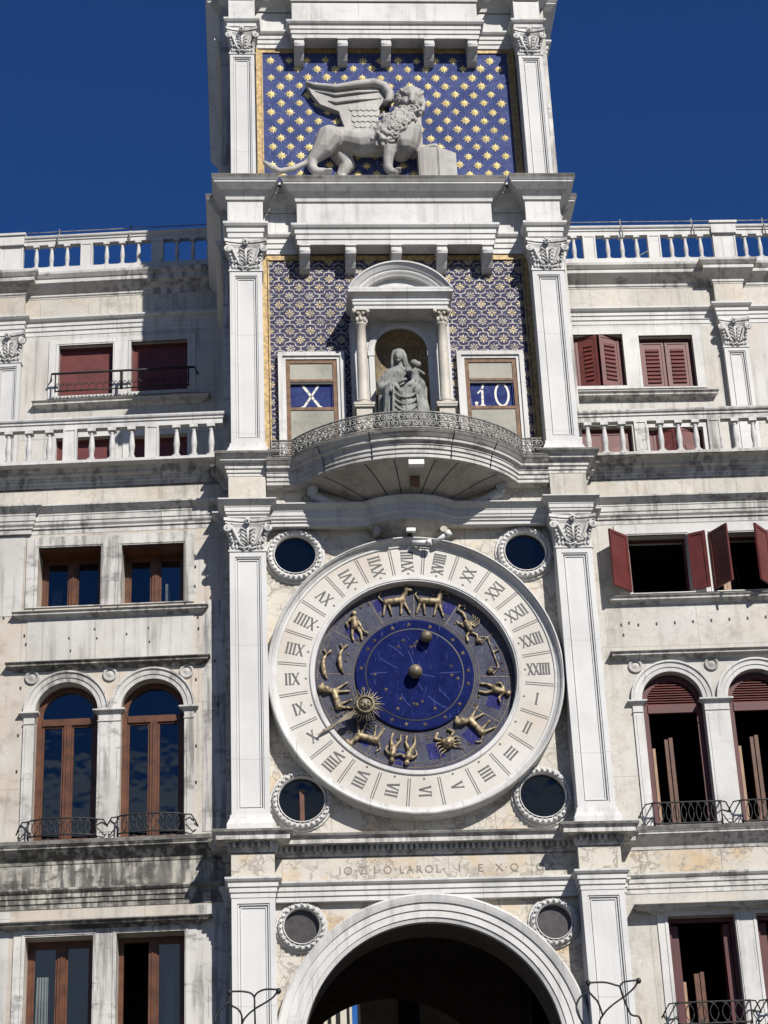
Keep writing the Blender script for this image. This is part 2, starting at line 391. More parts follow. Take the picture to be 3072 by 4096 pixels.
def architrave(z0, z1, out=.09, back=-.3):
    h = z1-z0
    return [(back, z0), (.01, z0), (.01, z0+.24*h), (.03, z0+.27*h), (.03, z0+.50*h), (.05, z0+.53*h), (.05, z0+.74*h), (out*.75, z0+.80*h),
            (out, z0+.90*h), (out, z0+h), (0, z0+h+.012), (back, z0+h+.012)]
def arch_cap(z0, z1, out=.18, back=-.3):      # architrave with an overhanging crown
    h = z1-z0
    return [(back, z0), (.005, z0), (.005, z0+.17*h), (.03, z0+.19*h), (.03, z0+.25*h), (.055, z0+.32*h), (.06, z0+.34*h), (.06, z0+.45*h), (.075, z0+.46*h), (.075, z0+.66*h),
            (.085, z0+.67*h), (.085, z0+.73*h), (.10, z0+.75*h), (out*.97, z0+.93*h), (out, z0+.94*h), (out, z0+h), (0, z0+h+.02), (back, z0+h+.02)]

# ------------------------------------------------------------------ shared meshes
def capital_mesh(w, h, t):
    """carved Corinthian pilaster capital, centred in u, from z=0 to h; t = relief of the shaft face over d=0"""
    m = MB(); a = w/2
    m.box(-a-.02, a+.02, -t, .015, 0, .05*h)                              # astragal
    rows = []
    for k, (s, z) in enumerate([(0, .05), (.01, .3), (.03, .55), (.07, .75), (.13, .84)]):
        q = a*(1+s*1.2); f = .0+s*.4
        rows.append([(-q, -t, z*h), (-q, f, z*h), (q, f, z*h), (q, -t, z*h)])
    m.grid(rows, False, False)
    N = 12; top = []; bot = []                                             # concave abacus
    for k in range(N+1):
        x = -1+2*k/N; top.append((x*a*1.30, .05+.07*x*x)); bot.append((x*a*1.22, .03+.06*x*x))
    for (P, z0, z1) in ((bot, .84, .91), (top, .91, 1.0)):
        o = [(P[0][0], -t)]+P+[(P[-1][0], -t)]; n = len(o)
        m.add([(u, d, z0*h) for u, d in o]+[(u, d, z1*h) for u, d in o], [tuple(range(n)), tuple(range(n, 2*n))]+[(i, (i+1) % n, n+(i+1) % n, n+i) for i in range(n)])
    for sgn in (-1, 1):                                                    # volutes
        cx, cz = sgn*a*1.13, .68*h; p = []
        for k in range(18):
            an = k/17*3.6*PI; r = .125*h*(1-k/20)
            p.append((cx-sgn*r*math.sin(an)*.9, .09, cz+r*math.cos(an)))
        stem = [(sgn*a*.18, .03, .14*h), (sgn*a*.42, .045, .22*h), (sgn*a*.62, .05, .45*h), (sgn*a*.86, .07, .72*h)]
        m.tube(stem+p, [.022, .024, .026, .028]+[.026]*18, 5)
        for (x, z, sx) in ((.8, .18, .1), (.92, .40, .1), (.6, .16, .08), (.85, .28, .07)):
            m.ball((sgn*a*x, .01, z*h), .1*h, 8, 5, (.55, .35, 1))
            m.ball((sgn*a*(x+.04), .05, (z+.11)*h), .045*h, 7, 5)
        for k in range(4):                                                 # leaf fronds
            z = .25+.12*k; m.tube([(sgn*a*.05, .04, z*h), (sgn*a*(.25+.03*k), .06, (z+.10)*h), (sgn*a*(.38+.02*k), .05, (z+.03)*h)], [.018, .016, .010], 5)
    m.tube([(0, .03, .12*h), (0, .05, .45*h), (0, .05, .8*h)], [.02, .022, .026], 6)
    m.tube([(-a*.5, .03, .13*h), (-a*.2, .045, .07*h), (0, .04, .12*h), (a*.2, .045, .07*h), (a*.5, .03, .13*h)], .018, 5)
    m.ball((0, .1, .88*h), .095*h, 10, 7); m.ball((0, .16, .88*h), .035*h, 7, 5)
    for k in range(6): m.ball((.075*h*math.cos(k*PI/3), .125, .88*h+.075*h*math.sin(k*PI/3)), .04*h, 6, 4)
    return m
def baluster_mesh(h, r):
    m = MB(); p = [(.95, 0), (.95, .07), (.62, .08), (.8, .12), (.55, .17), (.72, .34), (.80, .42), (.66, .6), (.5, .76), (.46, .82), (.66, .85), (.5, .87), (.55, .9)]
    m.lathe(0, 0, [(r*a, h*b) for a, b in p], 10)
    m.box(-r, r, -r, r, .90*h, h); m.box(-r, r, -r, r, 0, .05*h); return m

# ================================================================== THE CLOCK TOWER
tower = thing('clock_tower', 'tall white stone clock tower with blue mosaic panels, standing between the two wings', 'clock tower', 'T', (0, 0, GZ))
PO = dict(s1=(2.426, 2.867), s2=(2.347, 2.905), s3=(2.356, 2.946), s4=(2.305, 2.958))
def pilaster(u0, u1, z0, z1, parent, frame='T', t=.4, base=None, mat='shaft', mw=.09, panel=True, fwd=0.):
    m = MB(); m.box(u0, u1, -t, -.05, z0, z1)
    m.frame(u0, u1, z0, z1, mw, -.05, 0)
    if panel:
        m.frame(u0+mw+.004, u1-mw-.004, z0+mw+.004, z1-mw-.004, .020, -.05, -.016)
        m.frame(u0+mw+.045, u1-mw-.045, z0+mw+.045, z1-mw-.045, .016, -.05, -.034)
    o = part('pilaster', m, mat, parent, frame, mat4=FR[frame] @ Matrix.Translation((0, -fwd, 0)))
    if base:
        b = MB(); zb = base
        b.sweep([(u0, -t), (u0, 0), (u1, 0), (u1, -t)], [(-.02, zb), (.075, zb), (.075, zb+.42*(z0-zb)), (.06, zb+.5*(z0-zb)), (.05, zb+.62*(z0-zb)), (.03, zb+.74*(z0-zb)), (.02, z0-.003), (-.02, z0-.003)])
        part('pilaster_base', b, 'stone', o, frame)
    return o
# body behind the orders
m = MB(); m.box(-3.01, 3.01, -6.5, -.62, 3.9, 15.2)
m.box(-3.01, -2.30, -6.5, -.62, GZ, 3.9); m.box(2.30, 3.01, -6.5, -.62, GZ, 3.9); m.box(-2.30, 2.30, -8.2, -.62, -2.59, 3.9)
part('tower_body', m, 'cream', tower)
# front walls
m = MB(); m.box(-3.03, 3.03, -.63, -.42, 8.0, 15.0); part('wall', m, 'worn', tower)
m = MB(); m.box(-3.03, -.52, -.63, -.42, 3.8, 8.0); m.box(.52, 3.03, -.63, -.42, 3.8, 8.0); m.box(-.52, .52, -.63, -.42, 6.5, 8.0); part('wall', m, 'worn', tower)
m = MB(); m.box(-3.03, 3.03, -.63, -.40, -2.62, 2.8); part('wall', m, 'marble', tower)
m = MB(); m.box(-2.95, 2.95, -.62, -.205, 2.71, 3.85); part('wall', m, 'marble', tower)
m = MB()
ARC, RI, RO = -5.82, 1.93, 2.32
N = 48
for k in range(N):
    a, b = PI*k/N, PI*(k+1)/N
    p, q = (RI*math.cos(a), ARC+RI*math.sin(a)), (RI*math.cos(b), ARC+RI*math.sin(b))
    m.add([(p[0], -.40, p[1]), (q[0], -.40, q[1]), (q[0], -.40, -3.2), (p[0], -.40, -3.2)], [(0, 1, 2, 3)])
m.add([(-3, -.4, GZ), (-RI, -.4, GZ), (-RI, -.4, -3.2), (-3, -.4, -3.2)], [(0, 1, 2, 3)])
m.add([(3, -.4, GZ), (RI, -.4, GZ), (RI, -.4, -3.2), (3, -.4, -3.2)], [(0, 1, 2, 3)])
part('wall', m, 'marble', tower)
# passage through the tower
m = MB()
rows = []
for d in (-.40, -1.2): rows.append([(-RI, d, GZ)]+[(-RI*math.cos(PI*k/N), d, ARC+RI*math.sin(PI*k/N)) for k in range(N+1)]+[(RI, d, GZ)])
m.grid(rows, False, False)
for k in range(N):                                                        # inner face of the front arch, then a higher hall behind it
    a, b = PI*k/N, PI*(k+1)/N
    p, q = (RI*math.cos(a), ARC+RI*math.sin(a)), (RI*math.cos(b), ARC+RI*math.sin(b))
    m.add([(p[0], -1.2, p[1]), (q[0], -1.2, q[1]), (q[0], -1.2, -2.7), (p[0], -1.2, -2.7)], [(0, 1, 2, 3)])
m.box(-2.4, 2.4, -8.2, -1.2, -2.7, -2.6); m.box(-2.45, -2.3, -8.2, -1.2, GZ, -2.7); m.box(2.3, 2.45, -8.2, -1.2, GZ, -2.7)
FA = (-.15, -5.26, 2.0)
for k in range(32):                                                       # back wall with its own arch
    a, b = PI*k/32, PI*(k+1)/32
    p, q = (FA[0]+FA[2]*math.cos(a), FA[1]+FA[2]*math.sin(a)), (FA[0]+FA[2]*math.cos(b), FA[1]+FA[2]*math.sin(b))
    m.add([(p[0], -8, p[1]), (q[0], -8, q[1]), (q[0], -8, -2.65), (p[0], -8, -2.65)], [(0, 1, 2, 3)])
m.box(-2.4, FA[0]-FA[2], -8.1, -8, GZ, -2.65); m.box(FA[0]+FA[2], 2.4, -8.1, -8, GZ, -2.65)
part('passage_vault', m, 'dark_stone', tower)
m = MB()
pr = [(RI+.002, -.44), (RI+.002, -.30), (RI+.05, -.285), (RI+.06, -.285), (RI+.065, -.265), (RI+.17, -.265), (RI+.175, -.245), (RI+.28, -.245), (RI+.285, -.22), (RI+.33, -.205), (RO, -.19), (RO+.03, -.21), (RO+.03, -.43)]
m.ring(0, ARC, pr, 0, 180, 64)
for sgn in (1, -1): m.grid([[(sgn*r, d, ARC), (sgn*r, d, GZ)] for r, d in pr], False, False)
part('archivolt', m, 'stone', tower)

# pilasters
caps = {}
for sgn in (-1, 1):
    for key, (zt, zb, base) in dict(s1=(12.18, 9.36, None), s2=(7.50, 4.14, 3.86), s3=(2.16, -2.25, -2.52), s4=(-3.54, GZ+.6, None)).items():
        a, b = PO[key]; u0, u1 = (a, b) if sgn > 0 else (-b, -a)
        o = pilaster(u0, u1, zb, zt, tower, base=base, mw=.085 if key != 's1' else .06)
        if key != 's4':
            H = {'s1': .55, 's2': .61, 's3': .57}[key]
            if key not in caps: caps[key] = capital_mesh(b-a, H, .4).mesh('capital', 'stone')
            part('capital', caps[key], None, o, mat4=at('T', (u0+u1)/2, 0, zt))

def ress(k, bay, edge, body=-.62):            # plan line with the two pilaster breaks
    a, b = PO[k]; a -= edge; b += edge
    return [(-3.05, -5.5), (-3.05, body), (-b, body), (-b, 0), (-a, 0)] + bay + [(a, 0), (b, 0), (b, body), (3.05, body), (3.05, -5.5)]
# top storey entablature
CB = 1.72
bay = [(-2.40, -.36), (-CB, -.36), (-CB, -.06), (CB, -.06), (CB, -.36), (2.40, -.36)]
m = MB()
m.sweep(ress('s1', bay, -.0), architrave(12.60, 12.95, .11, -.06)+[])
m.sweep(ress('s1', bay, .02), [(-.06, 12.96), (0, 12.96), (0, 13.46), (-.06, 13.46)])
m.sweep(ress('s1', bay, .0), cornice(13.42, 13.85, .27, -.06)); crust(ress('s1', bay, .0), 13.775, 13.85, .27, tower)
m.box(-CB+.05, CB-.05, -.42, -.065, 12.62, 13.8); m.box(-2.9, 2.9, -.42, -.37, 12.62, 13.8)
for sgn in (-1, 1): m.box(sgn*2.65-.2, sgn*2.65+.2, -.42, -.03, 12.72, 13.8)
part('entablature', m, 'stone', tower)
# second entablature (under the lion)
bay = [(-2.34, -.36), (-CB, -.36), (-CB, -.06), (CB, -.06), (CB, -.36), (2.34, -.36)]
m = MB()
m.sweep(ress('s2', bay, .0), architrave(8.08, 8.47, .11, -.06))
m.sweep(ress('s2', bay, .03), [(-.06, 8.48), (0, 8.48), (0, 8.95), (-.06, 8.95)])
m.sweep(ress('s2', bay, .03), cornice(8.94, 9.36, .27, -.06)); crust(ress('s2', bay, .03), 9.285, 9.36, .27, tower)
m.box(-CB+.05, CB-.05, -.42, -.065, 8.09, 9.28); m.box(-2.9, 2.9, -.42, -.37, 8.09, 9.28)
for sgn in (-1, 1): m.box(sgn*2.63-.22, sgn*2.63+.22, -.42, -.03, 8.11, 9.28)
m.box(-3.1, 3.1, -.62, -.05, 9.345, 9.385)
part('entablature', m, 'stone', tower)
# brackets carrying the bays
def bracket_mesh():
    m = MB(); w = .088
    o = [(-.40, -.37), (-.40, .0), (-.045, .0), (-.045, -.06), (-.03, -.09), (-.045, -.15), (-.09, -.19), (-.17, -.22), (-.20, -.27), (-.25, -.33), (-.32, -.37)]
    n = len(o)
    m.add([(-w, d, z) for d, z in o]+[(w, d, z) for d, z in o], [tuple(range(n)), tuple(range(n, 2*n))]+[(i, (i+1) % n, n+(i+1) % n, n+i) for i in range(n)])
    m.tube([(-w-.008, -.085, -.10), (w+.008, -.085, -.10)], .055, 10)
    m.box(-w-.012, w+.012, -.40, -.02, .001, .028)
    return m
bk = bracket_mesh().mesh('bracket', M['stone'])
for z0 in (12.565, 8.045):
    for k in range(5): part('bracket', bk, None, tower, mat4=at('T', -1.60+.80*k, 0, z0))
# third entablature: cornice runs round the balcony
DC, RB = -1.24, 2.20
a0 = math.asin(1.24/RB)
arc = [(-RB*math.cos(a0+(PI-2*a0)*k/40), DC+RB*math.sin(a0+(PI-2*a0)*k/40)) for k in range(41)]
bayB = [(-2.34, .0)]+arc+[(2.34, .0)]
m = MB()
m.sweep([(-2.33, .0)]+arc+[(2.33, .0)], cornB(3.36, 3.77, .20))
part('balcony_cornice', m, 'worn', tower)
crust([(-2.33, .0)]+arc+[(2.33, .0)], 3.735, 3.77, .20, tower)
for sgn in (-1, 1):
    a, b = PO['s3']; P_ = [(-3.05, -2.0), (-3.05, -.5), (-b-.02, -.5), (-b-.02, 0), (-a+.02, 0), (-a+.02, -.4)]
    if sgn > 0: P_ = [(-u, d) for u, d in reversed(P_)]
    m = MB(); m.sweep(P_, cornB(3.53, 3.90, .21)); part('cornice', m, 'worn', tower); crust(P_, 3.855, 3.90, .21, tower)
m = MB()
fl = [(p[0]*1.07, DC+(p[1]-DC)*1.07, 3.75) for p in arc]
m.add(fl, [tuple(range(len(fl)))])
part('balcony_floor', m, 'stone', tower)
# pilaster blocks of that frieze
for sgn in (-1, 1):
    a, b = PO['s3']; m = MB()
    m.box(sgn*((a+b)/2)-(b-a)/2-.01, sgn*((a+b)/2)+(b-a)/2+.01, -.5, .0, 3.05, 3.52); part('frieze_block', m, 'cream', tower)
# its architrave, bulging under the bowl
RA, DA = 1.0, -.93
aa = math.asin(.73/RA)
arcA = [(-RA*math.cos(aa+(PI-2*aa)*k/24), DA+RA*math.sin(aa+(PI-2*aa)*k/24)) for k in range(25)]
m = MB(); m.sweep(ress('s3', [(-2.35, -.20)]+arcA+[(2.35, -.20)], .0, -.5), arch_cap(2.70, 3.05, .18, -.12))
part('architrave', m, 'stone', tower)
# bowl
rows = []
for i in range(11):
    s = i/10; z = 3.38-.33*s; q = 1-(1-s)**1.25
    row = []
    for k in range(41):
        p = arc[k]; b = Vector((-RA*math.cos(aa+(PI-2*aa)*k/40), DA+RA*math.sin(aa+(PI-2*aa)*k/40)))
        x = p[0]*.985*(1-q)+b.x*q; d = (p[1]-.02)*(1-q)+(b.y)*q
        x = p[0]*.985*(1-s**.75)+b.x*s**.75
        fl_ = .014*abs(math.sin(k/40*PI*9))*math.sin(PI*min(1, s*1.1))
        row.append((x, d+fl_, z))
    rows.append(row)
m = MB(); m.grid(rows, False, True)
part('balcony_bowl', m, 'aged_shaded', tower)
m = MB()
for k in (4, 12, 17, 24, 28, 36): m.tube([(r[k][0], r[k][1]+.004, r[k][2]) for r in rows], .008, 4)
for j in (6, 14, 26, 33):
    p = arc[j]; e = Vector((p[0], p[1]-DC)).normalized()
    m.tube([(p[0]+e.x*o, p[1]+e.y*o, z) for o, z in ((.006, 3.37), (.026, 3.45), (.05, 3.53), (.068, 3.59), (.128, 3.64), (.19, 3.72), (.206, 3.74), (.206, 3.765))], .009, 4)
part('joint_line', m, 'black', tower)
for sgn, u, z in ((-1, -1.58, 3.27), (1, 1.53, 3.30)):                    # scrolls at the bowl's ends
    m = MB(); m.tube([(u, -.22, z), (u, .02, z)], .085, 14); m.tube([(u, .0, z), (u, .05, z)], .05, 10)
    m.tube([(u, -.1, z-.05), (u*.85, -.12, z-.17), (u*.62, -.12, z-.28)], [.09, .07, .04], 8)
    part('scroll', m, 'stone', tower)
# pendentive below the architrave
m = MB()
rows2 = []
for i in range(7):
    s = i/6; q = math.cos(s*PI/2)
    rows2.append([(p[0]*(.25+.75*q), -.20-.19*s+(p[1]+.20)*q, 2.70-.26*s**1.1) for p in arcA])
m.grid(rows2, False, True)
for sgn in (-1, 1): m.tube([(sgn*.55, -.25, 2.52), (sgn*.55, -.06, 2.56)], .06, 10)
part('balcony_corbel', m, 'aged_shaded', tower)
# fourth entablature with dentils
bay4 = [(-2.30, -.30), (2.30, -.30)]
m = MB()
m.sweep(ress('s4', bay4, .015, -.5), [(-.2, -2.86), (.0, -2.86), (.0, -2.84), (.03, -2.82), (.035, -2.79), (.045, -2.785), (.045, -2.70), (.21, -2.695), (.21, -2.63), (.22, -2.625), (.255, -2.59), (.26, -2.545), (.0, -2.52), (-.2, -2.52)])
for (p, q) in (((-2.25, -.30), (2.25, -.30)), ((-2.958, 0), (-2.305, 0)), ((2.305, 0), (2.958, 0))):
    n = int((q[0]-p[0])/.085)
    for k in range(n):
        u = p[0]+(k+.5)*(q[0]-p[0])/n; m.box(u-.024, u+.024, p[1]+.04, p[1]+.11, -2.775, -2.70)
part('cornice', m, 'worn', tower)
crust(ress('s4', bay4, .015, -.5), -2.588, -2.545, .26, tower)
m = MB(); m.sweep(ress('s4', bay4, .0, -.5), architrave(-3.54, -3.24, .10, -.18))
part('architrave', m, 'stone', tower)
m = MB(); m.sweep(ress('s4', [(-2.31, -.30), (2.31, -.30)], -.0, -.5), [(-.1, -3.25), (0, -3.25), (0, -2.85), (-.1, -2.85)])
frieze = part('frieze', m, 'marble', tower)
def text_mesh(txt, size, mat, ext=.002):
    cu = bpy.data.curves.new('t', 'FONT'); cu.body = txt; cu.size = size; cu.extrude = ext; cu.align_x = 'CENTER'; cu.space_character = 1.35
    o = bpy.data.objects.new('t', cu); COL.objects.link(o)
    dg = bpy.context.evaluated_depsgraph_get(); dg.update()
    me = bpy.data.meshes.new_from_object(o.evaluated_get(dg)); bpy.data.objects.remove(o)
    me.materials.clear(); me.materials.append(M[mat]); return me
M['letter'] = plain('worn_inscription', (.25, .21, .17), .7, .3, 5)
me = text_mesh('IO\u00b7Z\u00b7I\u00b7O\u00b7LAROL\u00b7  I   E  X\u00b7Q   OX', .17, 'letter')
part('inscription', me, None, frieze, mat4=Matrix.Translation((.32, .2975, -3.13)) @ Matrix.Rotation(PI/2, 4, 'X'))

# ---- round windows and their wreaths
def roundel(cu, cz, ri, ro, d0, glassmat, parent, name='round_window', n=30, twist=.5, post=False):
    g = MB(); g.disc(cu, cz, ri+.01, d0+.012)
    g_o = part(name, g, glassmat, parent)
    m = MB()
    m.ring(cu, cz, [(ri, d0), (ri, d0+.10), (ri+.015, d0+.115), (ri+.02, d0+.10)], n=40)
    rm = (ri+ro)/2; w = (ro-ri)/2
    m.ring(cu, cz, [(rm+w*.75*math.cos(R(x)), d0+.055+w*.75*math.sin(R(x))) for x in range(-40, 221, 20)], n=40, smooth=True)
    m.ring(cu, cz, [(ro-.02, d0), (ro-.02, d0+.035), (ro+.015, d0+.035), (ro+.025, d0)], n=40)
    for k in range(n):
        a = 2*PI*k/n
        for rr, ph, dd in ((rm-w*.38, .0, .115), (rm+w*.38, twist, .115), (rm, twist*.5, .145)):
            b = a+ph*2*PI/n
            m.ball((cu+rr*math.cos(b), d0+dd*.75+.0, cz+rr*math.sin(b)), w*.36, 6, 4)
    part('wreath', m, 'stone', g_o)
    if post:
        m = MB(); m.box(cu-.03, cu+.04, d0+.014, d0+.03, cz-ri, cz+ri*.45); part('glazing_post', m, 'terracotta', g_o)
    return g_o
RW = [(-1.885, 2.25, .335, .475), (1.895, 2.25, .335, .475), (-1.868, -1.92, .355, .475), (1.88, -1.93, .355, .475)]
m = MB()
for i, (cu, cz, ri, ro) in enumerate(RW): roundel(cu, cz, ri, ro, -.398, 'darkglass', tower, post=(i == 2))
for cu, cz in ((-1.912, -3.905), (1.905, -3.925)): roundel(cu, cz, .265, .375, -.398, 'porphyry' if 'porphyry' in M else M.setdefault('porphyry', plain('dark_porphyry', (.055, .048, .05), .35, .3, 14)) and 'porphyry', tower, 'porphyry_roundel', 22)
# black discs behind the glass stand in for the unlit rooms
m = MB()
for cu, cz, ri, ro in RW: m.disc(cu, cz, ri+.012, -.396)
part('dark_backing', m, 'room', tower)

# ---- mosaic fields
m = MB(); m.box(-2.30, 2.30, -.45, -.40, 9.37, 12.62)
mos = part('star_mosaic', m, 'blue_mosaic', tower)
m = MB()
def star(m, u, z, r, d, n=8, ri=.42, sq=1.0, rot=0.):
    p = []
    for k in range(2*n):
        q = r if k % 2 == 0 else r*ri
        if n == 8 and k % 4 == 2: q *= .82
        a = PI*k/n+rot+PI/2; p.append((u+q*math.cos(a), z+q*math.sin(a)*sq))
    m.add([(u, d+.016, z)]+[(x, d, y) for x, y in p], [(0, 1+i, 1+(i+1) % (2*n)) for i in range(2*n)])
j = 0; z = 12.36
while z > 9.5:
    off = 0 if j % 2 == 0 else .169
    for i in range(-7, 9):
        u = -2.10+.0+(i+7)*.338+off-.02
        if u < 2.2: star(m, u+rnd.uniform(-.014, .014), z+rnd.uniform(-.014, .014), .098*rnd.uniform(.9, 1.08), -.398, ri=.5, rot=rnd.uniform(-.12, .12))
    z -= .196; j += 1
part('gold_stars', m, 'gold', mos)['kind'] = 'stuff'
m = MB()
for sgn in (-1, 1):
    m.box(sgn*2.345-.05, sgn*2.345+.05, -.42, -.37, 9.3, 12.62); m.box(sgn*2.372-.02, sgn*2.372+.02, -.37, -.345, 9.3, 12.62)
    m.box(sgn*2.285-.012, sgn*2.285+.012, -.40, -.36, 9.3, 12.50)
m.box(-2.295, 2.295, -.42, -.375, 12.52, 12.62)
part('gilded_frame', m, 'frame_gold', tower)
m = MB(); m.box(-2.27, -.52, -.45, -.40, 3.8, 8.1); m.box(.52, 2.27, -.45, -.40, 3.8, 8.1); m.box(-.52, .52, -.45, -.40, 6.5, 8.1)
mos2 = part('lattice_mosaic', m, 'dark_mosaic', tower)
m = MB(); fl = MB(); fg = MB(); P = .352
def strip(m, pts, w, d):
    a = []; n = len(pts)
    for i in range(n):
        t = Vector(pts[min(i+1, n-1)])-Vector(pts[max(i-1, 0)]); t.normalize(); q = Vector((-t.y, t.x))*w/2
        a.append(((pts[i][0]+q.x, d, pts[i][1]+q.y), (pts[i][0]-q.x, d, pts[i][1]-q.y)))
    m.grid([list(x) for x in a], False, False)
U0, Z0 = -2.055, 7.77
for i in range(-1, 14):
    for j in range(-1, 12):
        for odd in (0, 1):
            u = U0+(i+.5*odd)*P; z = Z0-(j+.5*odd)*P
            if abs(u) > 2.24 or not 3.95 < z < 8.02 or (abs(u) < .70 and z < 6.7): continue
            for k in range(8):
                a = PI*k/4; r0, r1 = .014, .072
                ca, sa = math.cos(a), math.sin(a); w0, w1 = .006, .017
                mm = fg if (k % 2 == 0 and (i*3+j*5+odd) % 3) else fl
                mm.add([(u+ca*r0-sa*w0, -.3965, z+sa*r0+ca*w0), (u+ca*r0+sa*w0, -.3965, z+sa*r0-ca*w0), (u+ca*r1+sa*w1, -.395, z+sa*r1-ca*w1), (u+ca*(r1+.012), -.3955, z+sa*(r1+.012)), (u+ca*r1-sa*w1, -.395, z+sa*r1+ca*w1)], [(0, 1, 2, 3, 4)])
            # boundary of the cell: lower right and lower left scalloped edges
            for sg in (-1, 1):
                A = Vector((u+sg*P*.5, z)); B = Vector((u, z-P*.5)); tt = (B-A).normalized(); nn = Vector((sg*abs(tt.y), -abs(tt.x)))
                pts = []
                for k in range(9):
                    s = k/8; q = A.lerp(B, s)+nn*(.019*math.sin(4*PI*s))
                    pts.append((q.x, q.y))
                if all(abs(p[0]) < 2.26 for p in pts): strip(m, pts, .024, -.397+.0006*sg)
part('lattice_lines', m, 'white_mosaic', mos2)['kind'] = 'stuff'
part('flowers', fl, 'petal', mos2)['kind'] = 'stuff'; part('gold_petals', fg, 'petalgold', mos2)['kind'] = 'stuff'
m = MB()
for sgn in (-1, 1):
    m.box(sgn*2.305-.045, sgn*2.305+.045, -.42, -.375, 3.8, 8.08); m.box(sgn*2.325-.018, sgn*2.325+.018, -.375, -.35, 3.8, 8.08); m.box(sgn*2.235-.012, sgn*2.235+.012, -.41, -.37, 3.8, 7.95)
m.box(-2.255, 2.255, -.42, -.37, 7.97, 8.06)
part('gilded_frame', m, 'frame_gold', tower)

# ---- the two number windows
def number_window(sgn, glyph):
    u0, u1 = (-2.10, -.965) if sgn < 0 else (.965, 2.12)
    m = MB(); z1 = 6.06
    m.frame(u0, u1, 3.8, z1, .075, -.40, -.285, False); m.frame(u0+.075, u1-.075, 3.8, z1-.075, .055, -.40, -.315, False)
    w = part('number_window', m, 'stone', tower)
    a, b = u0+.132, u1-.132
    m = MB(); m.frame(a, b, 3.8, z1-.132, .07, -.40, -.335, False); m.box(a+.07, b-.07, -.40, -.34, 5.50, 5.545); m.box(a+.07, b-.07, -.40, -.335, 4.945, 5.0)
    part('casing', m, 'rust', w)
    m = MB(); m.box(a+.07, b-.07, -.40, -.352, 5.545, z1-.2); part('upper_plaque', m, 'plaque', w)
    m = MB(); m.box(a+.07, b-.07, -.40, -.348, 3.8, 4.945); part('lower_plaque', m, 'plaque', w)
    m = MB(); m.box(a+.07, b-.07, -.40, -.392, 5.0, 5.50); m.box(b-.10, b-.072, -.392, -.36, 5.0, 5.5); pb = part('number_panel', m, 'panel_blue', w)
    m = MB(); m.box(a+.07, b-.07, -.392, -.35, 5.455, 5.50); part('shutter_slot', m, 'black', w)
    m = MB(); cu = (a+b)/2; d = -.389
    def bar(p, q, w0, gap=3):
        P, Q = Vector(p), Vector(q)
        for k in range(gap):
            s, e = P.lerp(Q, (k+.04)/gap), P.lerp(Q, (k+.96)/gap); strip(m, [tuple(s), tuple(e)], w0, d)
    if glyph == 'X':
        bar((cu-.16, 5.455), (cu+.13, 5.03), .045); bar((cu+.12, 5.455), (cu-.14, 5.03), .036, 4)
        for x in (.14, -.15): m.add([(cu+x-.055, d+.001, 5.015), (cu+x+.055, d+.001, 5.015), (cu+x+.018, d+.001, 5.05), (cu+x-.018, d+.001, 5.05)], [(0, 1, 2, 3)])
    else:
        c1 = cu-.16
        bar((c1+.02, 5.46), (c1-.005, 5.36), .036, 1); bar((c1-.005, 5.34), (c1-.01, 5.06), .04, 3); bar((c1-.02, 5.345), (c1-.09, 5.27), .028, 1)
        m.add([(c1-.06, d+.001, 5.02), (c1+.05, d+.001, 5.02), (c1+.01, d+.001, 5.07), (c1-.03, d+.001, 5.07)], [(0, 1, 2, 3)])
        strip(m, [(c1-.02, 5.03), (c1-.08, 5.02), (c1-.125, 5.045), (c1-.125, 5.08)], .022, d)
        m.add([(c1-.115+.03*math.cos(k*PI/5), d+.0012, 5.085+.03*math.sin(k*PI/5)) for k in range(10)], [tuple(range(10))])
        c0 = cu+.17; ring = [(c0+.112*math.cos(2*PI*k/40), 5.245+.215*math.sin(2*PI*k/40)*(1 if abs(math.sin(2*PI*k/40)) < .9 else 1)) for k in range(41)]
        for q in range(8): strip(m, ring[q*5:q*5+6], .036, d+.0002*(q % 2))
    part('numeral', m, 'ivory', pb)
M['plaque'] = stone('grey_green_plaque', (.37, .36, .30), (.28, .275, .235), stain=.4, grime=(.17, .15, .11), blot=.5)
M['ivory'] = plain('ivory_paint', (.70, .68, .60), .5, .1)
number_window(-1, 'X'); number_window(1, '10')

# ---- aedicule around the niche
m = MB(); m.wall(-.62, .62, 3.8, 6.60, -.20, [(-.455, .455, 3.85, 6.45, True)], .19)
m.box(-.86, -.60, -.40, -.24, 3.8, 6.6); m.box(.60, .86, -.40, -.24, 3.8, 6.6)
m.ring(0, 5.995, [(.457, -.2), (.457, -.175), (.50, -.165), (.56, -.175), (.56, -.2)], 0, 180, 32)
for sgn in (-1, 1):
    m.box(sgn*.51-.06, sgn*.51+.06, -.2, -.16, 5.90, 5.99); m.box(sgn*.505-.045, sgn*.505+.045, -.2, -.172, 3.85, 5.90)
aed = part('niche', m, 'stone', tower)
m = MB(); n = 16; rows = []
for z in (3.85, 4.5, 5.2, 5.99): rows.append([(.45*math.cos(PI-PI*k/n), -.21-.40*math.sin(PI*k/n), z) for k in range(n+1)])
for i in range(1, 9):
    e = i/8*PI/2; rows.append([(.45*math.cos(e)*math.cos(PI-PI*k/n), -.21-.40*math.cos(e)*math.sin(PI*k/n), 5.99+.45*math.sin(e)) for k in range(n+1)])
m.grid(rows, False, True); part('niche_mosaic', m, 'gold_mosaic', aed)
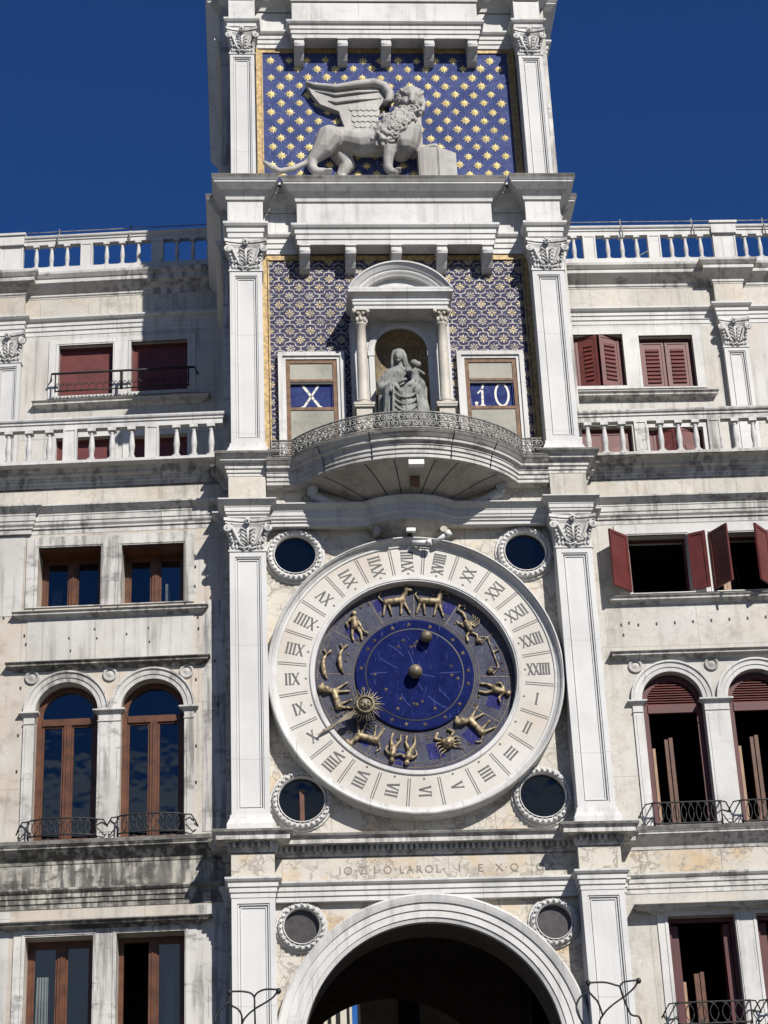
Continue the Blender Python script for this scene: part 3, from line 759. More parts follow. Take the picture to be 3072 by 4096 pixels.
def col_mesh():
    m = MB(); r = .093
    m.box(-.15, .15, -.15, .15, 3.80, 4.28); m.box(-.13, .13, -.13, .13, 4.28, 4.66); m.box(-.165, .165, -.165, .165, 4.66, 4.695); m.box(-.175, .175, -.175, .175, 4.695, 4.74)
    m.lathe(0, 0, [(.15, 4.741), (.15, 4.765), (.135, 4.785), (.115, 4.79), (.115, 4.80), (.13, 4.815), (.13, 4.83), (.105, 4.845), (r, 4.86), (r*.99, 5.3), (r*.95, 5.9), (r*.86, 6.30), (.10, 6.315), (.10, 6.335), (.082, 6.34)], 20)
    m.lathe(0, 0, [(.08, 6.34), (.085, 6.45), (.10, 6.52), (.125, 6.55)], 14)
    for k in range(8):
        a = k*PI/4; m.ball((.09*math.cos(a), .09*math.sin(a), 6.40), .035, 6, 5, (1, 1, 1.6)); m.ball((.115*math.cos(a+.4), .115*math.sin(a+.4), 6.50), .032, 6, 5)
    for sx in (-1, 1):
        for sy in (-1, 1): m.ball((sx*.115, sy*.115, 6.53), .042, 7, 5)
    m.box(-.14, .14, -.14, .14, 6.55, 6.58); return m
cm = col_mesh().mesh('column', M['column'] if 'column' in M else M.setdefault('column', stone('column_marble', (.60, .56, .49), (.53, .49, .42), vein=.3, streak=.15)))
for sgn in (-1, 1): part('column', cm, None, aed, mat4=at('T', sgn*.69, .13, 0))
m = MB()
pth = [(-.80, -.40), (-.80, .25), (.80, .25), (.80, -.40)]
m.sweep(pth, [(-.2, 6.58), (0, 6.58), (0, 6.645), (.02, 6.655), (.02, 6.71), (.035, 6.72), (.035, 6.745), (.0, 6.75), (.0, 6.80), (.03, 6.83), (.09, 6.86), (.10, 6.865), (.10, 6.91), (-.2, 6.93)])
m.box(-.79, .79, -.40, .24, 6.585, 6.92)
part('aedicule_entablature', m, 'stone', aed)
m = MB()                                                                   # segmental pediment
RP = (.9**2+.55**2)/(2*.55); zc = 7.49-RP; al = math.degrees(math.asin(.9/RP))
pr = [(RP-.22, -.38), (RP-.22, .20), (RP-.20, .21), (RP-.16, .24), (RP-.15, .245), (RP-.12, .25), (RP-.11, .27), (RP-.03, .33), (RP-.025, .35), (RP, .35), (RP+.01, -.38)]
m.ring(0, zc, pr, 90-al, 90+al, 36)
ends = 90-al
for a in (90-al, 90+al): m.add([(r*math.cos(R(a)), d, zc+r*math.sin(R(a))) for r, d in pr], [tuple(range(len(pr)))])
m.box(-.88, .88, -.38, .335, 6.925, 6.965)
o = [((RP-.215)*math.cos(R(a)), zc+(RP-.215)*math.sin(R(a))) for a in [90-al*.80+k*al*1.6/20 for k in range(21)]]
m.prism([(o[0][0], 6.96)]+o+[(o[-1][0], 6.96)], -.38, .10)
part('pediment', m, 'stone', aed)

# ================================================================== ASTRONOMICAL CLOCK
clock = thing('astronomical_clock', 'huge round astronomical clock with blue zodiac dial and white ring of roman hours', 'clock', 'T', (0, -.38, 0))
m = MB()
m.ring(0, 0, [(2.36, -.41), (2.36, -.10), (2.35, -.07), (2.33, -.06), (2.325, -.075), (2.31, -.085), (2.29, -.135), (2.255, -.165), (2.25, -.175), (2.215, -.178), (2.205, -.20)], n=96)
part('outer_moulding', m, 'stone', clock, 'C')
m = MB(); m.ring(0, 0, [(2.205, -.20), (1.69, -.20)], n=96)
nr = part('numeral_ring', m, 'dialmarble', clock, 'C')
m = MB(); m.ring(0, 0, [(1.69, -.21), (1.69, -.185), (1.675, -.172), (1.64, -.172), (1.635, -.185), (1.615, -.185), (1.605, -.20), (1.60, -.40)], n=96)
part('inner_rim', m, 'stone', clock, 'C')
m = MB()
for k in range(24):
    a = R(1.5+7.5+15*k)
    for off in (-.018, .018):
        p = [(r*math.cos(a)-off*math.sin(a), r*math.sin(a)+off*math.cos(a)) for r in (1.74, 2.195)]; strip(m, p, .015, -.1985)
    a = R(1.5+15*k); m.add([(1.745*math.cos(a)+.022*math.cos(a+q*PI/2), -.198, 1.745*math.sin(a)+.022*math.sin(a+q*PI/2)) for q in range(4)], [(0, 1, 2, 3)])
part('hour_lines', m, 'numeral', nr, 'C')
def roman(n):
    s = ''
    for v, c in ((10, 'X'), (5, 'V'), (1, 'I')):
        while n >= v: s += c; n -= v
    return s
for n in range(1, 25):
    a = R(1.5-15*n); txt = roman(n); W = {'X': .125, 'V': .125, 'I': .058}; tot = sum(W[c] for c in txt); H = .19
    k = min(1, .37/tot); ru = 1.965-tot*k/2 if len(txt) > 2 else 1.95-tot*k/2
    m = MB(); d = -.197
    ex = Vector((math.cos(a), math.sin(a))); ey = Vector((-math.sin(a), math.cos(a)))
    def poly(pts, dd=0.): m.add([((ex*x+ey*y).x, d+dd, (ex*x+ey*y).y) for x, y in pts], [tuple(range(len(pts)))])
    def stroke(x0, y0, x1, y1, w, dd=0.): poly([(x0-w/2, y0), (x0+w/2, y0), (x1+w/2, y1), (x1-w/2, y1)], dd)
    def serif(x, y, w=.042): poly([(x-w/2, y-.006), (x+w/2, y-.006), (x+w/2, y+.006), (x-w/2, y+.006)], .0006)
    x = ru
    for c in txt:
        w = W[c]*k; xc = x+w/2; h = H/2; q = .045*k
        if c == 'I': stroke(xc, -h, xc, h, .030); serif(xc, -h, .045); serif(xc, h, .045)
        if c == 'V': stroke(xc-q, h, xc, -h, .033); stroke(xc+q, h, xc, -h, .020, .0004); serif(xc-q, h); serif(xc+q, h)
        if c == 'X': stroke(xc-q, h, xc+q, -h, .034); stroke(xc+q, h, xc-q, -h, .020, .0004); [serif(xc+sx*q, sy*h, .038) for sx in (-1, 1) for sy in (-1, 1)]
        x += w
    part('numeral', m, 'numeral', nr, 'C')
m = MB(); m.ring(0, 0, [(1.70, -.372), (.93, -.372)], n=72)
zr = part('zodiac_ring', m, 'zodiac_blue', clock, 'D')
m = MB()
for r, w in ((1.55, .012), (1.47, .006), (1.035, .007), (.985, .006)): m.ring(0, 0, [(r+w, -.3715), (r+w*.5, -.366), (r-w*.5, -.366), (r-w, -.3715)], n=72)
for k in range(12):
    a = R(88+30*k); strip(m, [(1.0*math.cos(a), 1.0*math.sin(a)), (1.55*math.cos(a), 1.55*math.sin(a))], .016, -.367)
for k in range(72):
    a = R(5*k); strip(m, [(1.48*math.cos(a), 1.48*math.sin(a)), (1.56*math.cos(a), 1.56*math.sin(a))], .006, -.3695)
part('ring_lines', m, M['dullgold'] if 'dullgold' in M else M.setdefault('dullgold', plain('dull_gilding', (.13, .105, .085), .5, .4, 12, .3)), zr, 'D')
M['violet'] = mosaic('violet_enamel', (.032, .033, .14), (.045, .045, .17), (.022, .024, .09))
for (a, r, q) in ((140, 1.22, .11), (112, 1.32, .10), (-50, 1.35, .13), (-78, 1.30, .13), (-100, 1.42, .12), (-128, 1.35, .10), (-20, 1.34, .12), (62, 1.30, .10)):
    ca, sa = math.cos(R(a)), math.sin(R(a)); c = Vector((r*ca, r*sa)); ex = Vector((ca, sa))*q; ey = Vector((-sa, ca))*q; m = MB()
    m.add([((c+ex*p+ey*w).x, -.3703, (c+ex*p+ey*w).y) for p, w in ((-1, -1), (1, -1), (1, 1), (-1, 1))], [(0, 1, 2, 3)])
    part('violet_field', m, 'violet', zr, 'D')
m = MB(); m.ring(0, 0, [(.945, -.375), (.945, -.335), (.93, -.328), (.80, -.328), (.785, -.332), (.775, -.332), (.765, -.326), (.0001, -.326)], n=72)
di = part('inner_disc', m, 'dial_blue', clock, 'D')
m = MB(); m.ring(0, 0, [(.790, -.324), (.772, -.3225)], n=72); m.ring(0, 0, [(.965, -.371), (.947, -.3705)], n=72)
part('disc_line', m, 'black', di, 'D')
M['crease'] = mosaic('pale_ultramarine', (.05, .065, .20), (.075, .095, .26), (.03, .04, .15), .75)
m = MB()
for a, r0, r1, b in ((118, .35, .66, 10), (158, .3, .62, -6), (175, .45, .72, 4), (-5, .12, .32, -5), (2, .4, .74, 0), (-75, .12, .30, 8), (-62, .42, .78, 12), (-35, .45, .70, -5), (60, .42, .55, 30), (-125, .4, .55, 25), (95, .15, .42, 8)):
    pts = [(r0+(r1-r0)*k/6)*Vector((math.cos(R(a+b*k/6)), math.sin(R(a+b*k/6)))) for k in range(7)]
    strip(m, [tuple(p) for p in pts], .014, -.3245)
part('disc_seams', m, 'crease', di, 'D')
m = MB()
for k in range(17): a = R(21.2*k+5+rnd.uniform(-5, 5)); star(m, .86*math.cos(a), .86*math.sin(a), .042, -.325, 5, .4)
for k in range(17):
    a = R(rnd.uniform(0, 360)); r = rnd.uniform(.45, .72); star(m, r*math.cos(a), r*math.sin(a), .038, -.3245, 5, .4, rot=rnd.random())
for k in range(34):
    a = R(10.6*k+rnd.uniform(-4, 4)); r = rnd.choice((1.08, 1.12, 1.44, 1.42)); star(m, r*math.cos(a), r*math.sin(a), .034, -.366, 5, .4, rot=rnd.random())
part('gilt_stars', m, 'oldgold', di, 'D')['kind'] = 'stuff'
for name, u, z, r in (('earth_ball', .0, .0, .115), ('moon_ball', .205, .60, .098)):
    m = MB(); m.ball((u, -.27+r*.5, z), r, 24, 16); m.tube([(u, -.33, z), (u, -.25, z)], .03, 8); part(name, m, 'darkbronze', clock, 'D')
# zodiac reliefs, each one sculpted piece
def quad(head='horn', tail=True, k=1.0):
    c = [[((-.11, .02, .02), .05), ((.0, .025, .03), .047), ((.09, .02, .04), .052)], [((.10, .02, .06), .042), ((.14, .03, .13), .033), ((.15, .035, .17), .04)], [((.15, .035, .165), .034), ((.205, .04, .15), .024)]]
    for x, e in ((-.12, -.15), (-.08, -.05), (.08, .06), (.11, .17)): c.append([((x, .02, .0), .026), (((x+e)/2, .02, -.07), .019), ((e, .02, -.14), .015)])
    if head == 'horn': c += [[((.14, .03, .19), .016), ((.10, .02, .235), .010)], [((.16, .03, .19), .016), ((.18, .02, .24), .010)]]
    if head == 'mane': c += [[((.125, .03, .12), .06)], [((.15, .03, .17), .055)]]
    if tail: c.append([((-.15, .02, .04), .014), ((-.19, .02, .10), .011), ((-.155, .02, .15), .012)])
    return c
def human(arm=1):
    c = [[((0, .025, .0), .05), ((0.01, .03, .09), .05)], [((.015, .03, .165), .040)], [((-.02, .02, -.02), .03), ((-.04, .02, -.10), .022), ((-.03, .02, -.17), .017)], [((.03, .02, -.02), .03), ((.07, .02, -.09), .022), ((.07, .02, -.17), .017)],
         [((.04, .03, .10), .022), ((.10, .03, .07*arm), .018), ((.15, .03, .10*arm), .016)], [((-.03, .03, .10), .022), ((-.09, .03, .05), .018), ((-.07, .03, .0), .015)]]
    return c
def off(ch, dx, dz, sc=1.): return [[((p[0]*sc+dx, p[1], p[2]*sc+dz), r*sc) for p, r in c] for c in ch]
fish = [[((-.15, .02, .0), .012), ((-.1, .025, .02), .028), ((.0, .03, .03), .036), ((.10, .025, .01), .026), ((.15, .02, -.03), .014), ((.19, .02, -.08), .022)], [((.15, .02, -.03), .012), ((.21, .02, -.01), .018)]]
crab = [[((0, .03, 0), .075)], [((-.03, .03, .02), .06), ((.03, .03, .02), .06)]]
for s in (-1, 1):
    for k in range(4): crab.append([((s*.05, .02, .03-.03*k), .013), ((s*.12, .025, .05-.045*k), .011), ((s*.155, .02, .015-.045*k), .008)])
    crab.append([((s*.05, .02, .06), .018), ((s*.12, .02, .11), .018), ((s*.07, .02, .155), .024)])
scorp = [[((-.02, .03, -.02), .045), ((.07, .03, -.06), .04)], [((-.06, .02, .02), .026), ((-.13, .02, .06), .02), ((-.2, .02, .05), .018), ((-.22, .02, .11), .016), ((-.17, .02, .15), .016), ((-.14, .02, .11), .012)], [((.1, .02, -.08), .018), ((.17, .02, -.06), .016), ((.21, .02, -.11), .020)], [((.08, .02, -.09), .018), ((.08, .02, -.15), .016), ((.13, .02, -.19), .02)]]
for k in range(4):
    scorp += [[((.0+.025*k, .02, .0), .01), ((.01+.03*k, .02, .07), .009), ((-.03+.03*k, .02, .13), .008)], [((-.04+.025*k, .02, -.04), .01), ((-.09+.025*k, .02, -.08), .009), ((-.14+.03*k, .02, -.07), .008)]]
scales = [[((-.2, .02, .02), .010), ((.2, .02, -.02), .010)], [((-.2, .02, .02), .009), ((-.25, .02, -.08), .008)], [((-.2, .02, .02), .009), ((-.15, .02, -.08), .008)], [((.2, .02, -.02), .009), ((.15, .02, -.12), .008)], [((.2, .02, -.02), .009), ((.25, .02, -.12), .008)], [((-.2, .02, -.095), .045)], [((.2, .02, -.135), .045)], [((0, .02, 0), .016), ((0, .02, .08), .012)]]
twins = off(human(1), -.10, 0, .95)+[[((-p[0]*.95+.10, p[1], p[2]*.95), r*.95) for p, r in c] for c in human(1)]
centaur = quad('none')[:1]+quad('none')[3:]+[[((.10, .025, .07), .042), ((.11, .03, .14), .042)], [((.115, .03, .20), .034)], [((.12, .03, .14), .018), ((.2, .03, .15), .014)], [((.2, .02, .22), .008), ((.235, .02, .15), .008), ((.2, .02, .08), .008)]]
# (angle on the dial, radius, rotation of the figure, chains)
ZO = [(102, 1.27, 3, quad('horn')), (76, 1.27, -8, centaur), (44, 1.27, -40, scorp), (16, 1.33, -68, scales), (-12, 1.29, -105, human(1)), (-42, 1.28, 125, quad('mane')),
      (-68, 1.26, 20, crab), (-102, 1.27, 168, twins), (-128, 1.28, 158, quad('horn', True)), (-163, 1.28, 100, quad('mane', False)), (171, 1.30, 95, off(fish, -.02, .10)+off(fish, .03, -.10)), (138, 1.26, 5, human(-1))]
for a, r, rot, ch in ZO:
    me = blob('zodiac_figure', [[((p[0]*1.36, p[1]*1.3, p[2]*1.36), q*1.14) for p, q in c] for c in ch], .0095, 'oldgold', 1)
    part('zodiac_figure', me, None, zr, mat4=FR['D'] @ Matrix.Translation((r*math.cos(R(a)), .372, r*math.sin(R(a)))) @ Matrix.Rotation(-R(rot), 4, 'Y'))
# sun hand
sa = R(212.6); sx, sz = .98*math.cos(sa), .98*math.sin(sa)
m = MB(); ex = Vector((math.cos(sa), math.sin(sa))); d = -.235
def hp(r, o): q = ex*r+Vector((-ex.y, ex.x))*o; return q.x, q.y
o_ = [hp(1.05, .05), hp(1.22, .035), hp(1.30, .06), hp(1.40, .03), hp(1.55, .02), hp(1.62, .03), hp(1.88, .008), hp(1.88, -.008), hp(1.62, -.03), hp(1.55, -.02), hp(1.40, -.03), hp(1.30, -.06), hp(1.22, -.035), hp(1.05, -.05)]
m.prism(o_, -.165, -.145)
m.tube([(sx, -.37, sz), (sx, -.15, sz)], .05, 8)
hand = part('sun_hand', m, 'darkbronze', clock, 'C')
m = MB()
for k in range(32):
    a = 2*PI*k/32+.05; L = .31 if k % 2 == 0 else .27; r0 = .12
    w = .022; pts = []
    for s in range(6):
        q = s/5; rr = r0+(L-r0)*q; wob = .012*math.sin(q*2*PI) if k % 2 else 0
        pts.append((sx+rr*math.cos(a)-wob*math.sin(a), -.13-.03*q, sz+rr*math.sin(a)+wob*math.cos(a)))
    m.tube(pts, [w*.62, w*.6, w*.5, w*.4, w*.28, .003], 4)
m.ring(sx, sz, [(.15, -.16), (.15, -.10), (.135, -.09), (.12, -.09), (.115, -.105), (.115, -.16)], n=28)
part('sun_rays', m, 'sungold' if 'sungold' in M else M.setdefault('sungold', gold('tarnished_gilding', (.30, .25, .16), .45, .5, .4)), hand, 'C')
m = MB(); m.ball((sx, -.15, sz), .118, 18, 12, (1, .6, 1)); m.ball((sx, -.075, sz-.01), .018, 8, 6, (1, 1, 1.8))
for s in (-1, 1): m.ball((sx+s*.042, -.088, sz+.028), .020, 8, 6); m.ball((sx+s*.05, -.088, sz-.03), .026, 8, 6)
m.ball((sx, -.083, sz-.06), .02, 8, 5, (1.6, .6, .5))
part('sun_face', m, 'darkbronze', hand, 'C')

# ================================================================== LION
lion = thing('lion_statue', 'grey stone winged lion statue with curly mane standing on the ledge before the star mosaic', 'statue', 'T', (-.5, -.05, 9.33))
L = []
D = -.20
L.append([((-1.08, D, 10.42), .245), ((-.80, D, 10.42), .235), ((-.50, D+.02, 10.33), .265), ((-.25, D+.02, 10.38), .30), ((.05, D+.03, 10.45), .33)])
L.append([((.05, D+.02, 10.5), .31), ((.20, D+.03, 10.78), .25), ((.33, D+.05, 11.02), .20)])
L.append([((.25, D+.10, 10.25), .26), ((.32, D+.12, 10.5), .26)])
L.append([((.18, D+.04, 10.14), .20)])
hc = Vector((.405, D+.16, 11.19)); hf = Vector((-.02, .86, -.42)).normalized(); hs_ = Vector((.98, -.16, .0)).normalized(); hg = hs_.cross(hf); hg = hg if hg.z > 0 else -hg
def H(a, b, c): return tuple(hc+hs_*a+hg*b+hf*c)
L.append([(H(0, 0, 0), .20), (H(0, .06, .05), .18)]); L.append([(H(0, -.03, .06), .175)])
L.append([(H(0, .12, .12), .075), (H(.0, .02, .22), .055), (H(0, -.10, .315), .062)]); L.append([(H(-.035, -.085, .30), .042), (H(.035, -.085, .30), .042)])
for q in (-1, 1):
    L.append([(H(q*.05, .075, .165), .045), (H(q*.12, .085, .13), .045)])
    L.append([(H(q*.055, -.135, .235), .072)]); L.append([(H(q*.12, -.07, .12), .095)]); L.append([(H(q*.10, .02, .155), .03)])
    L.append([(H(q*.175, .13, .0), .045), (H(q*.20, .165, -.005), .036)])
L.append([(H(0, -.215, .17), .062), (H(0, -.22, .21), .045)])
# legs
L.append([((-1.10, D+.12, 10.36), .25), ((-1.22, D+.16, 10.12), .19), ((-1.42, D+.14, 9.88), .105), ((-1.43, D+.14, 9.72), .085), ((-1.36, D+.17, 9.60), .085), ((-1.20, D+.22, 9.575), .062)])
L.append([((-.92, D-.14, 10.25), .2), ((-.78, D-.16, 9.98), .15), ((-.90, D-.16, 9.76), .09), ((-.86, D-.14, 9.62), .08), ((-.72, D-.08, 9.58), .062)])
L.append([((-.06, D+.16, 10.36), .17), ((-.04, D+.18, 10.12), .135), ((-.07, D+.18, 9.90), .10), ((-.08, D+.18, 9.68), .085), ((-.02, D+.22, 9.56), .08), ((.05, D+.26, 9.53), .06)])
L.append([((.32, D-.05, 10.2), .14), ((.52, D, 10.13), .10), ((.70, D+.05, 10.20), .075), ((.80, D+.1, 10.20), .06)])
for q in (-.05, 0, .05): L.append([((-1.18, D+.22+q, 9.57), .032), ((-1.10, D+.25+q, 9.56), .028)]); L.append([((.07, D+.26+q, 9.57), .03), ((.13, D+.28+q, 9.56), .026)]); L.append([((-.70, D-.08+q, 9.57), .03), ((-.63, D-.05+q, 9.565), .026)])
# tail
L.append([((-1.30, D+.02, 10.48), .06), ((-1.33, D+.06, 10.20), .05), ((-1.42, D+.12, 9.98), .05), ((-1.55, D+.14, 9.80), .052), ((-1.78, D+.16, 9.67), .055), ((-2.0, D+.16, 9.62), .055), ((-2.14, D+.16, 9.69), .06), ((-2.26, D+.16, 9.80), .045)])
# mane curls
r2 = random.Random(3)
for k in range(150):
    v = r2.uniform(0, 1); x = -.28+.62*v+r2.uniform(-.12, .16); z = 10.22+.72*v**.8+r2.uniform(-.26, .2)
    if z > 10.85: continue
    bx, bz, br = (.02+.26*v, 10.42+.4*v, .34)
    e = br*br-(x-bx)**2*.55-(z-bz)**2*.55
    if e <= 0: continue
    L.append([((x, D+.06+math.sqrt(e)*.93, z), r2.uniform(.035, .06)), ((x+r2.uniform(-.06, .06), D+.08+math.sqrt(e)*.93, z-.06), .03)])
for k in range(30):
    a = R(-55+290*k/29); rr = r2.uniform(.0, .03)
    L.append([((.40+(.225+rr)*math.cos(a), D+.06, 11.19+(.25+rr)*math.sin(a)), .055), ((.40+(.25+rr)*math.cos(a+.12), D-.06, 11.17+(.31+rr)*math.sin(a+.12)), .018)])
for k in range(10):
    z = 11.0-.07*k; L.append([((.14-.003*k*k*.3, D+.10, z), .065), ((.11, D+.12, z-.09), .05)]); L.append([((.545, D+.0, z-.12), .05), ((.52, D+.02, z-.2), .045)])
body = part('body', blob('body', L, .0155, 'statue', 3, .2), None, lion, mat4=Matrix.Identity(4))
m = MB()                                                                   # carved locks of the mane
for k in range(130):
    v = r2.uniform(0, 1); x = -.30+.64*v+r2.uniform(-.10, .2); z = 10.14+.78*v**.8+r2.uniform(-.24, .22)
    e = 1-((x-.08-.2*v)/.44)**2-((z-10.45-.35*v)/.50)**2
    if e <= .02 or z > 10.86: continue
    d = D+.04+.335*math.sqrt(e)+.02; r = r2.uniform(.045, .08); a0 = r2.uniform(0, 6.3); sg = r2.choice((-1, 1))
    m.tube([(x+r*(1-.7*t/9)*math.cos(a0+sg*t*.55), d+.02-.004*t, z+r*(1-.7*t/9)*math.sin(a0+sg*t*.55)) for t in range(10)], [.010, .02, .025, .027, .027, .025, .023, .02, .016, .01], 6)
for k in range(22):
    a = R(150+130*k/21); x, z = .40+.235*math.cos(a), 11.13+.27*math.sin(a)
    m.tube([(x, D+.08, z), (x+.04*math.cos(a), D+.07, z+.04*math.sin(a)-.03), (x+.05*math.cos(a)+.02, D+.08, z-.12)], [.03, .032, .012], 6)
for lay in range(2):
    for k in range(19):
        a = R(48+175*k/18+lay*6); r0, r1 = .175+.03*lay, .29+.035*r2.random()+.02*lay; b = r2.uniform(-.18, .18)
        m.tube([(hc.x+q*math.cos(a+b*t), hc.y+.05-.05*lay-.10*t+.03*math.sin(3*t), hc.z+.01+q*math.sin(a+b*t)) for t, q in [(i/4, r0+(r1-r0)*i/4) for i in range(5)]], [.03, .042, .038, .026, .008], 6)
part('mane', m, 'statue', lion)
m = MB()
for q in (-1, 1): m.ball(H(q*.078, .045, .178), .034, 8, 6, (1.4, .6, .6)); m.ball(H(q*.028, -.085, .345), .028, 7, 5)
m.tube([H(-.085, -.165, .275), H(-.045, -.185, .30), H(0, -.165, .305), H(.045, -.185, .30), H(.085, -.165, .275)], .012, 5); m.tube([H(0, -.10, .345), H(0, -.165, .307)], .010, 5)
part('face_detail', m, 'hollow_shade', lion)  # shade of the carved hollows painted as dark pieces
m = MB()
wo = [(-1.49, 11.73), (-1.33, 11.66), (-.94, 11.62), (-.56, 11.69), (-.24, 11.73), (-.06, 11.67), (.05, 11.52), (.07, 11.34), (-.14, 11.24), (-.24, 11.02), (-.23, 10.62), (-.77, 10.62), (-.86, 10.92), (-.90, 11.10), (-1.24, 11.26), (-1.38, 11.48)]
m.prism(wo, D-.20, D-.06)
top = [(-1.49, 11.73), (-1.33, 11.665), (-.94, 11.61), (-.56, 11.68), (-.24, 11.72), (-.06, 11.64), (.03, 11.48), (.03, 11.32), (-.08, 11.26)]
m.tube([(u, D-.03, z) for u, z in top], [.02, .045, .06, .075, .085, .09, .09, .08, .05], 10)
for k in (1, 4):
    q = k/6
    m.tube([(-.18+.1*q, D-.05-.004*k, 11.60-.30*q), (-.55-.05*q, D-.035, 11.57-.34*q), (-.95, D-.04, 11.50-.33*q), (-1.40+.45*q, D-.06, 11.62-.44*q)], [.02, .03, .03, .01], 6)
for j in range(5):
    for i in range(5):
        u = -.72+.105*i+.03*(j % 2)+.02*j*(1-i/4); z = 11.18-.125*j
        m.add([(u, D-.06, z+.08), (u+.11, D-.06, z+.08), (u+.105, D-.045, z-.05), (u+.055, D-.040, z-.085), (u+.005, D-.045, z-.05)], [(0, 1, 2, 3, 4)])
part('wing', m, 'statue', lion)
m = MB(); m.box(-1.75, 1.2, -.38, -.04, 9.327, 9.49); part('plinth', m, 'statue', lion)
book = thing('stone_book', 'open stone book standing upright beside the lion under its raised paw', 'book', 'T', (.83, -.06, 9.51))
for nm, a, b, za, zb in (('page', .475, .812, 10.10, 10.15), ('page', .822, 1.155, 10.15, 10.02)):
    m = MB(); o = [(a, 9.50), (b, 9.50), (b, zb), ((a+b)/2, (za+zb)/2+.012), (a, za)]
    m.prism(o, -.16, -.045); m.prism([(a+.02, 9.53), (b-.02, 9.53), (b-.02, zb-.03), (a+.02, za-.03)], -.045, -.03)
    part(nm, m, 'statue', book)
m = MB(); m.box(.46, 1.17, -.20, -.165, 9.50, 10.0); part('cover', m, 'statue', book)

# ================================================================== MADONNA
mad = thing('seated_statue', 'dark grey metal statue of a seated veiled woman holding a child in the niche', 'statue', 'T', (-.03, .0, 3.82))
B = []
B.append([((-.06, .06, 5.72), .095), ((-.06, .055, 5.78), .10)]); B.append([((-.075, .10, 5.70), .072), ((-.085, .115, 5.65), .05)])
B.append([((-.05, .0, 5.80), .125), ((-.04, -.03, 5.70), .12), ((-.03, -.04, 5.55), .13)])
B.append([((-.16, .03, 5.76), .03), ((-.155, .03, 5.62), .035), ((-.2, .04, 5.48), .05)]); B.append([((.045, .04, 5.78), .032), ((.06, .04, 5.62), .04), ((.12, .04, 5.46), .06)])
B.append([((-.06, .04, 5.60), .055), ((-.06, .03, 5.5), .07)])
B.append([((-.22, .02, 5.42), .10), ((-.04, .03, 5.44), .12), ((.12, .02, 5.42), .10)])
B.append([((-.04, .02, 5.38), .17), ((-.03, .02, 5.15), .18), ((-.02, .02, 4.95), .24)])
B.append([((-.26, .02, 5.40), .09), ((-.37, .06, 5.2), .10), ((-.36, .14, 5.08), .10)]); B.append([((-.34, .18, 5.07), .07), ((-.18, .30, 5.07), .05), ((-.05, .34, 5.12), .035), ((.01, .35, 5.14), .028)])
B.append([((.15, .02, 5.40), .09), ((.28, .06, 5.2), .09), ((.28, .2, 5.08), .07), ((.22, .28, 5.10), .045)])
B.append([((-.18, .05, 4.92), .17), ((-.22, .34, 4.93), .15), ((-.25, .38, 4.6), .14), ((-.30, .40, 4.1), .16), ((-.32, .40, 3.86), .17)])
B.append([((.12, .05, 4.92), .17), ((.17, .34, 4.95), .15), ((.20, .38, 4.6), .14), ((.25, .40, 4.1), .16), ((.28, .40, 3.86), .17)])
B.append([((-.03, .26, 4.85), .13), ((-.03, .30, 4.5), .14), ((-.03, .32, 4.0), .18), ((-.03, .32, 3.86), .2)]); B.append([((-.2, -.02, 4.7), .2), ((-.24, -.0, 3.9), .24)]); B.append([((.2, -.02, 4.7), .2), ((.24, .0, 3.9), .24)])
B.append([((-.03, .33, 4.80), .15), ((-.03, .37, 4.4), .17), ((-.03, .38, 3.86), .2)])
B.append([((-.082, .155, 5.70), .018), ((-.088, .172, 5.672), .022)]); B.append([((-.085, .14, 5.62), .035)])
for k in range(13):                                                         # drapery folds
    u = -.42+.068*k; b = abs(k-6)/6; w = .030+.012*(k % 2)
    B.append([((u*.62, .50-.10*b, 4.90-.03*b), w*.7), ((u*.85, .585-.12*b, 4.5), w), ((u*1.02, .62-.13*b, 3.9), w*1.15)])
for k in range(6):
    B.append([((-.10-.035*k, .14, 5.50-.015*k), .026), ((-.08-.055*k, .20-.01*k, 5.32-.03*k), .030), ((-.12-.05*k, .20, 5.12), .030)])
    B.append([((.08+.03*k, .12, 5.48-.02*k), .022), ((.11+.035*k, .17-.01*k, 5.3-.03*k), .026), ((.16+.03*k, .16, 5.12), .024)])
for k in range(4): B.append([((-.20+.05*k, .50, 4.96-.05*k), .024), ((-.02, .49, 4.72-.09*k), .030), ((.16-.04*k, .50, 4.96-.05*k), .024)])
B.append([((.34, .1, 5.1), .05), ((.33, .12, 4.9), .05), ((.40, .15, 4.3), .06)]); B.append([((-.38, .1, 5.1), .06), ((-.40, .10, 4.8), .05), ((-.44, .15, 4.2), .06)])
part('body', blob('body', B, .0115, 'bronze', 0), None, mad, mat4=Matrix.Identity(4))
m = MB()
for k in range(7):                                                          # hanging folds caught between the knees
    w, z0 = .235-.012*k, 4.86-.115*k
    m.tube([(-.03+w*math.sin(t)*1.05, .50+.10*math.cos(t)-.02+.012*k, z0-.20*math.cos(t)**2-.02*k*math.cos(t)) for t in [(-1.35+2.7*q/12) for q in range(13)]], [.008]+[.026]*11+[.008], 6)
for k in range(8):
    sg = -1 if k < 4 else 1; q = k % 4; u = sg*(.20+.055*q)
    m.tube([(u*.92-.03, .56-.085*q, 4.92-.05*q), (u*1.02-.03, .58-.095*q, 4.55), (u*1.12-.03, .585-.10*q, 4.2), (u*1.22-.03, .60-.11*q, 3.88)], [.012, .026, .030, .032], 6)
for k in range(5):
    m.tube([(-.13-.03*k, .135-.01*k, 5.50-.02*k), (-.16-.045*k, .185-.012*k, 5.34), (-.19-.045*k, .20-.01*k, 5.18), (-.20-.03*k, .24, 5.10)], [.010, .022, .022, .010], 6)
    m.tube([(.06+.03*k, .13, 5.50-.03*k), (.07+.035*k, .19-.01*k, 5.36), (.12+.03*k, .2, 5.22)], [.010, .020, .010], 6)
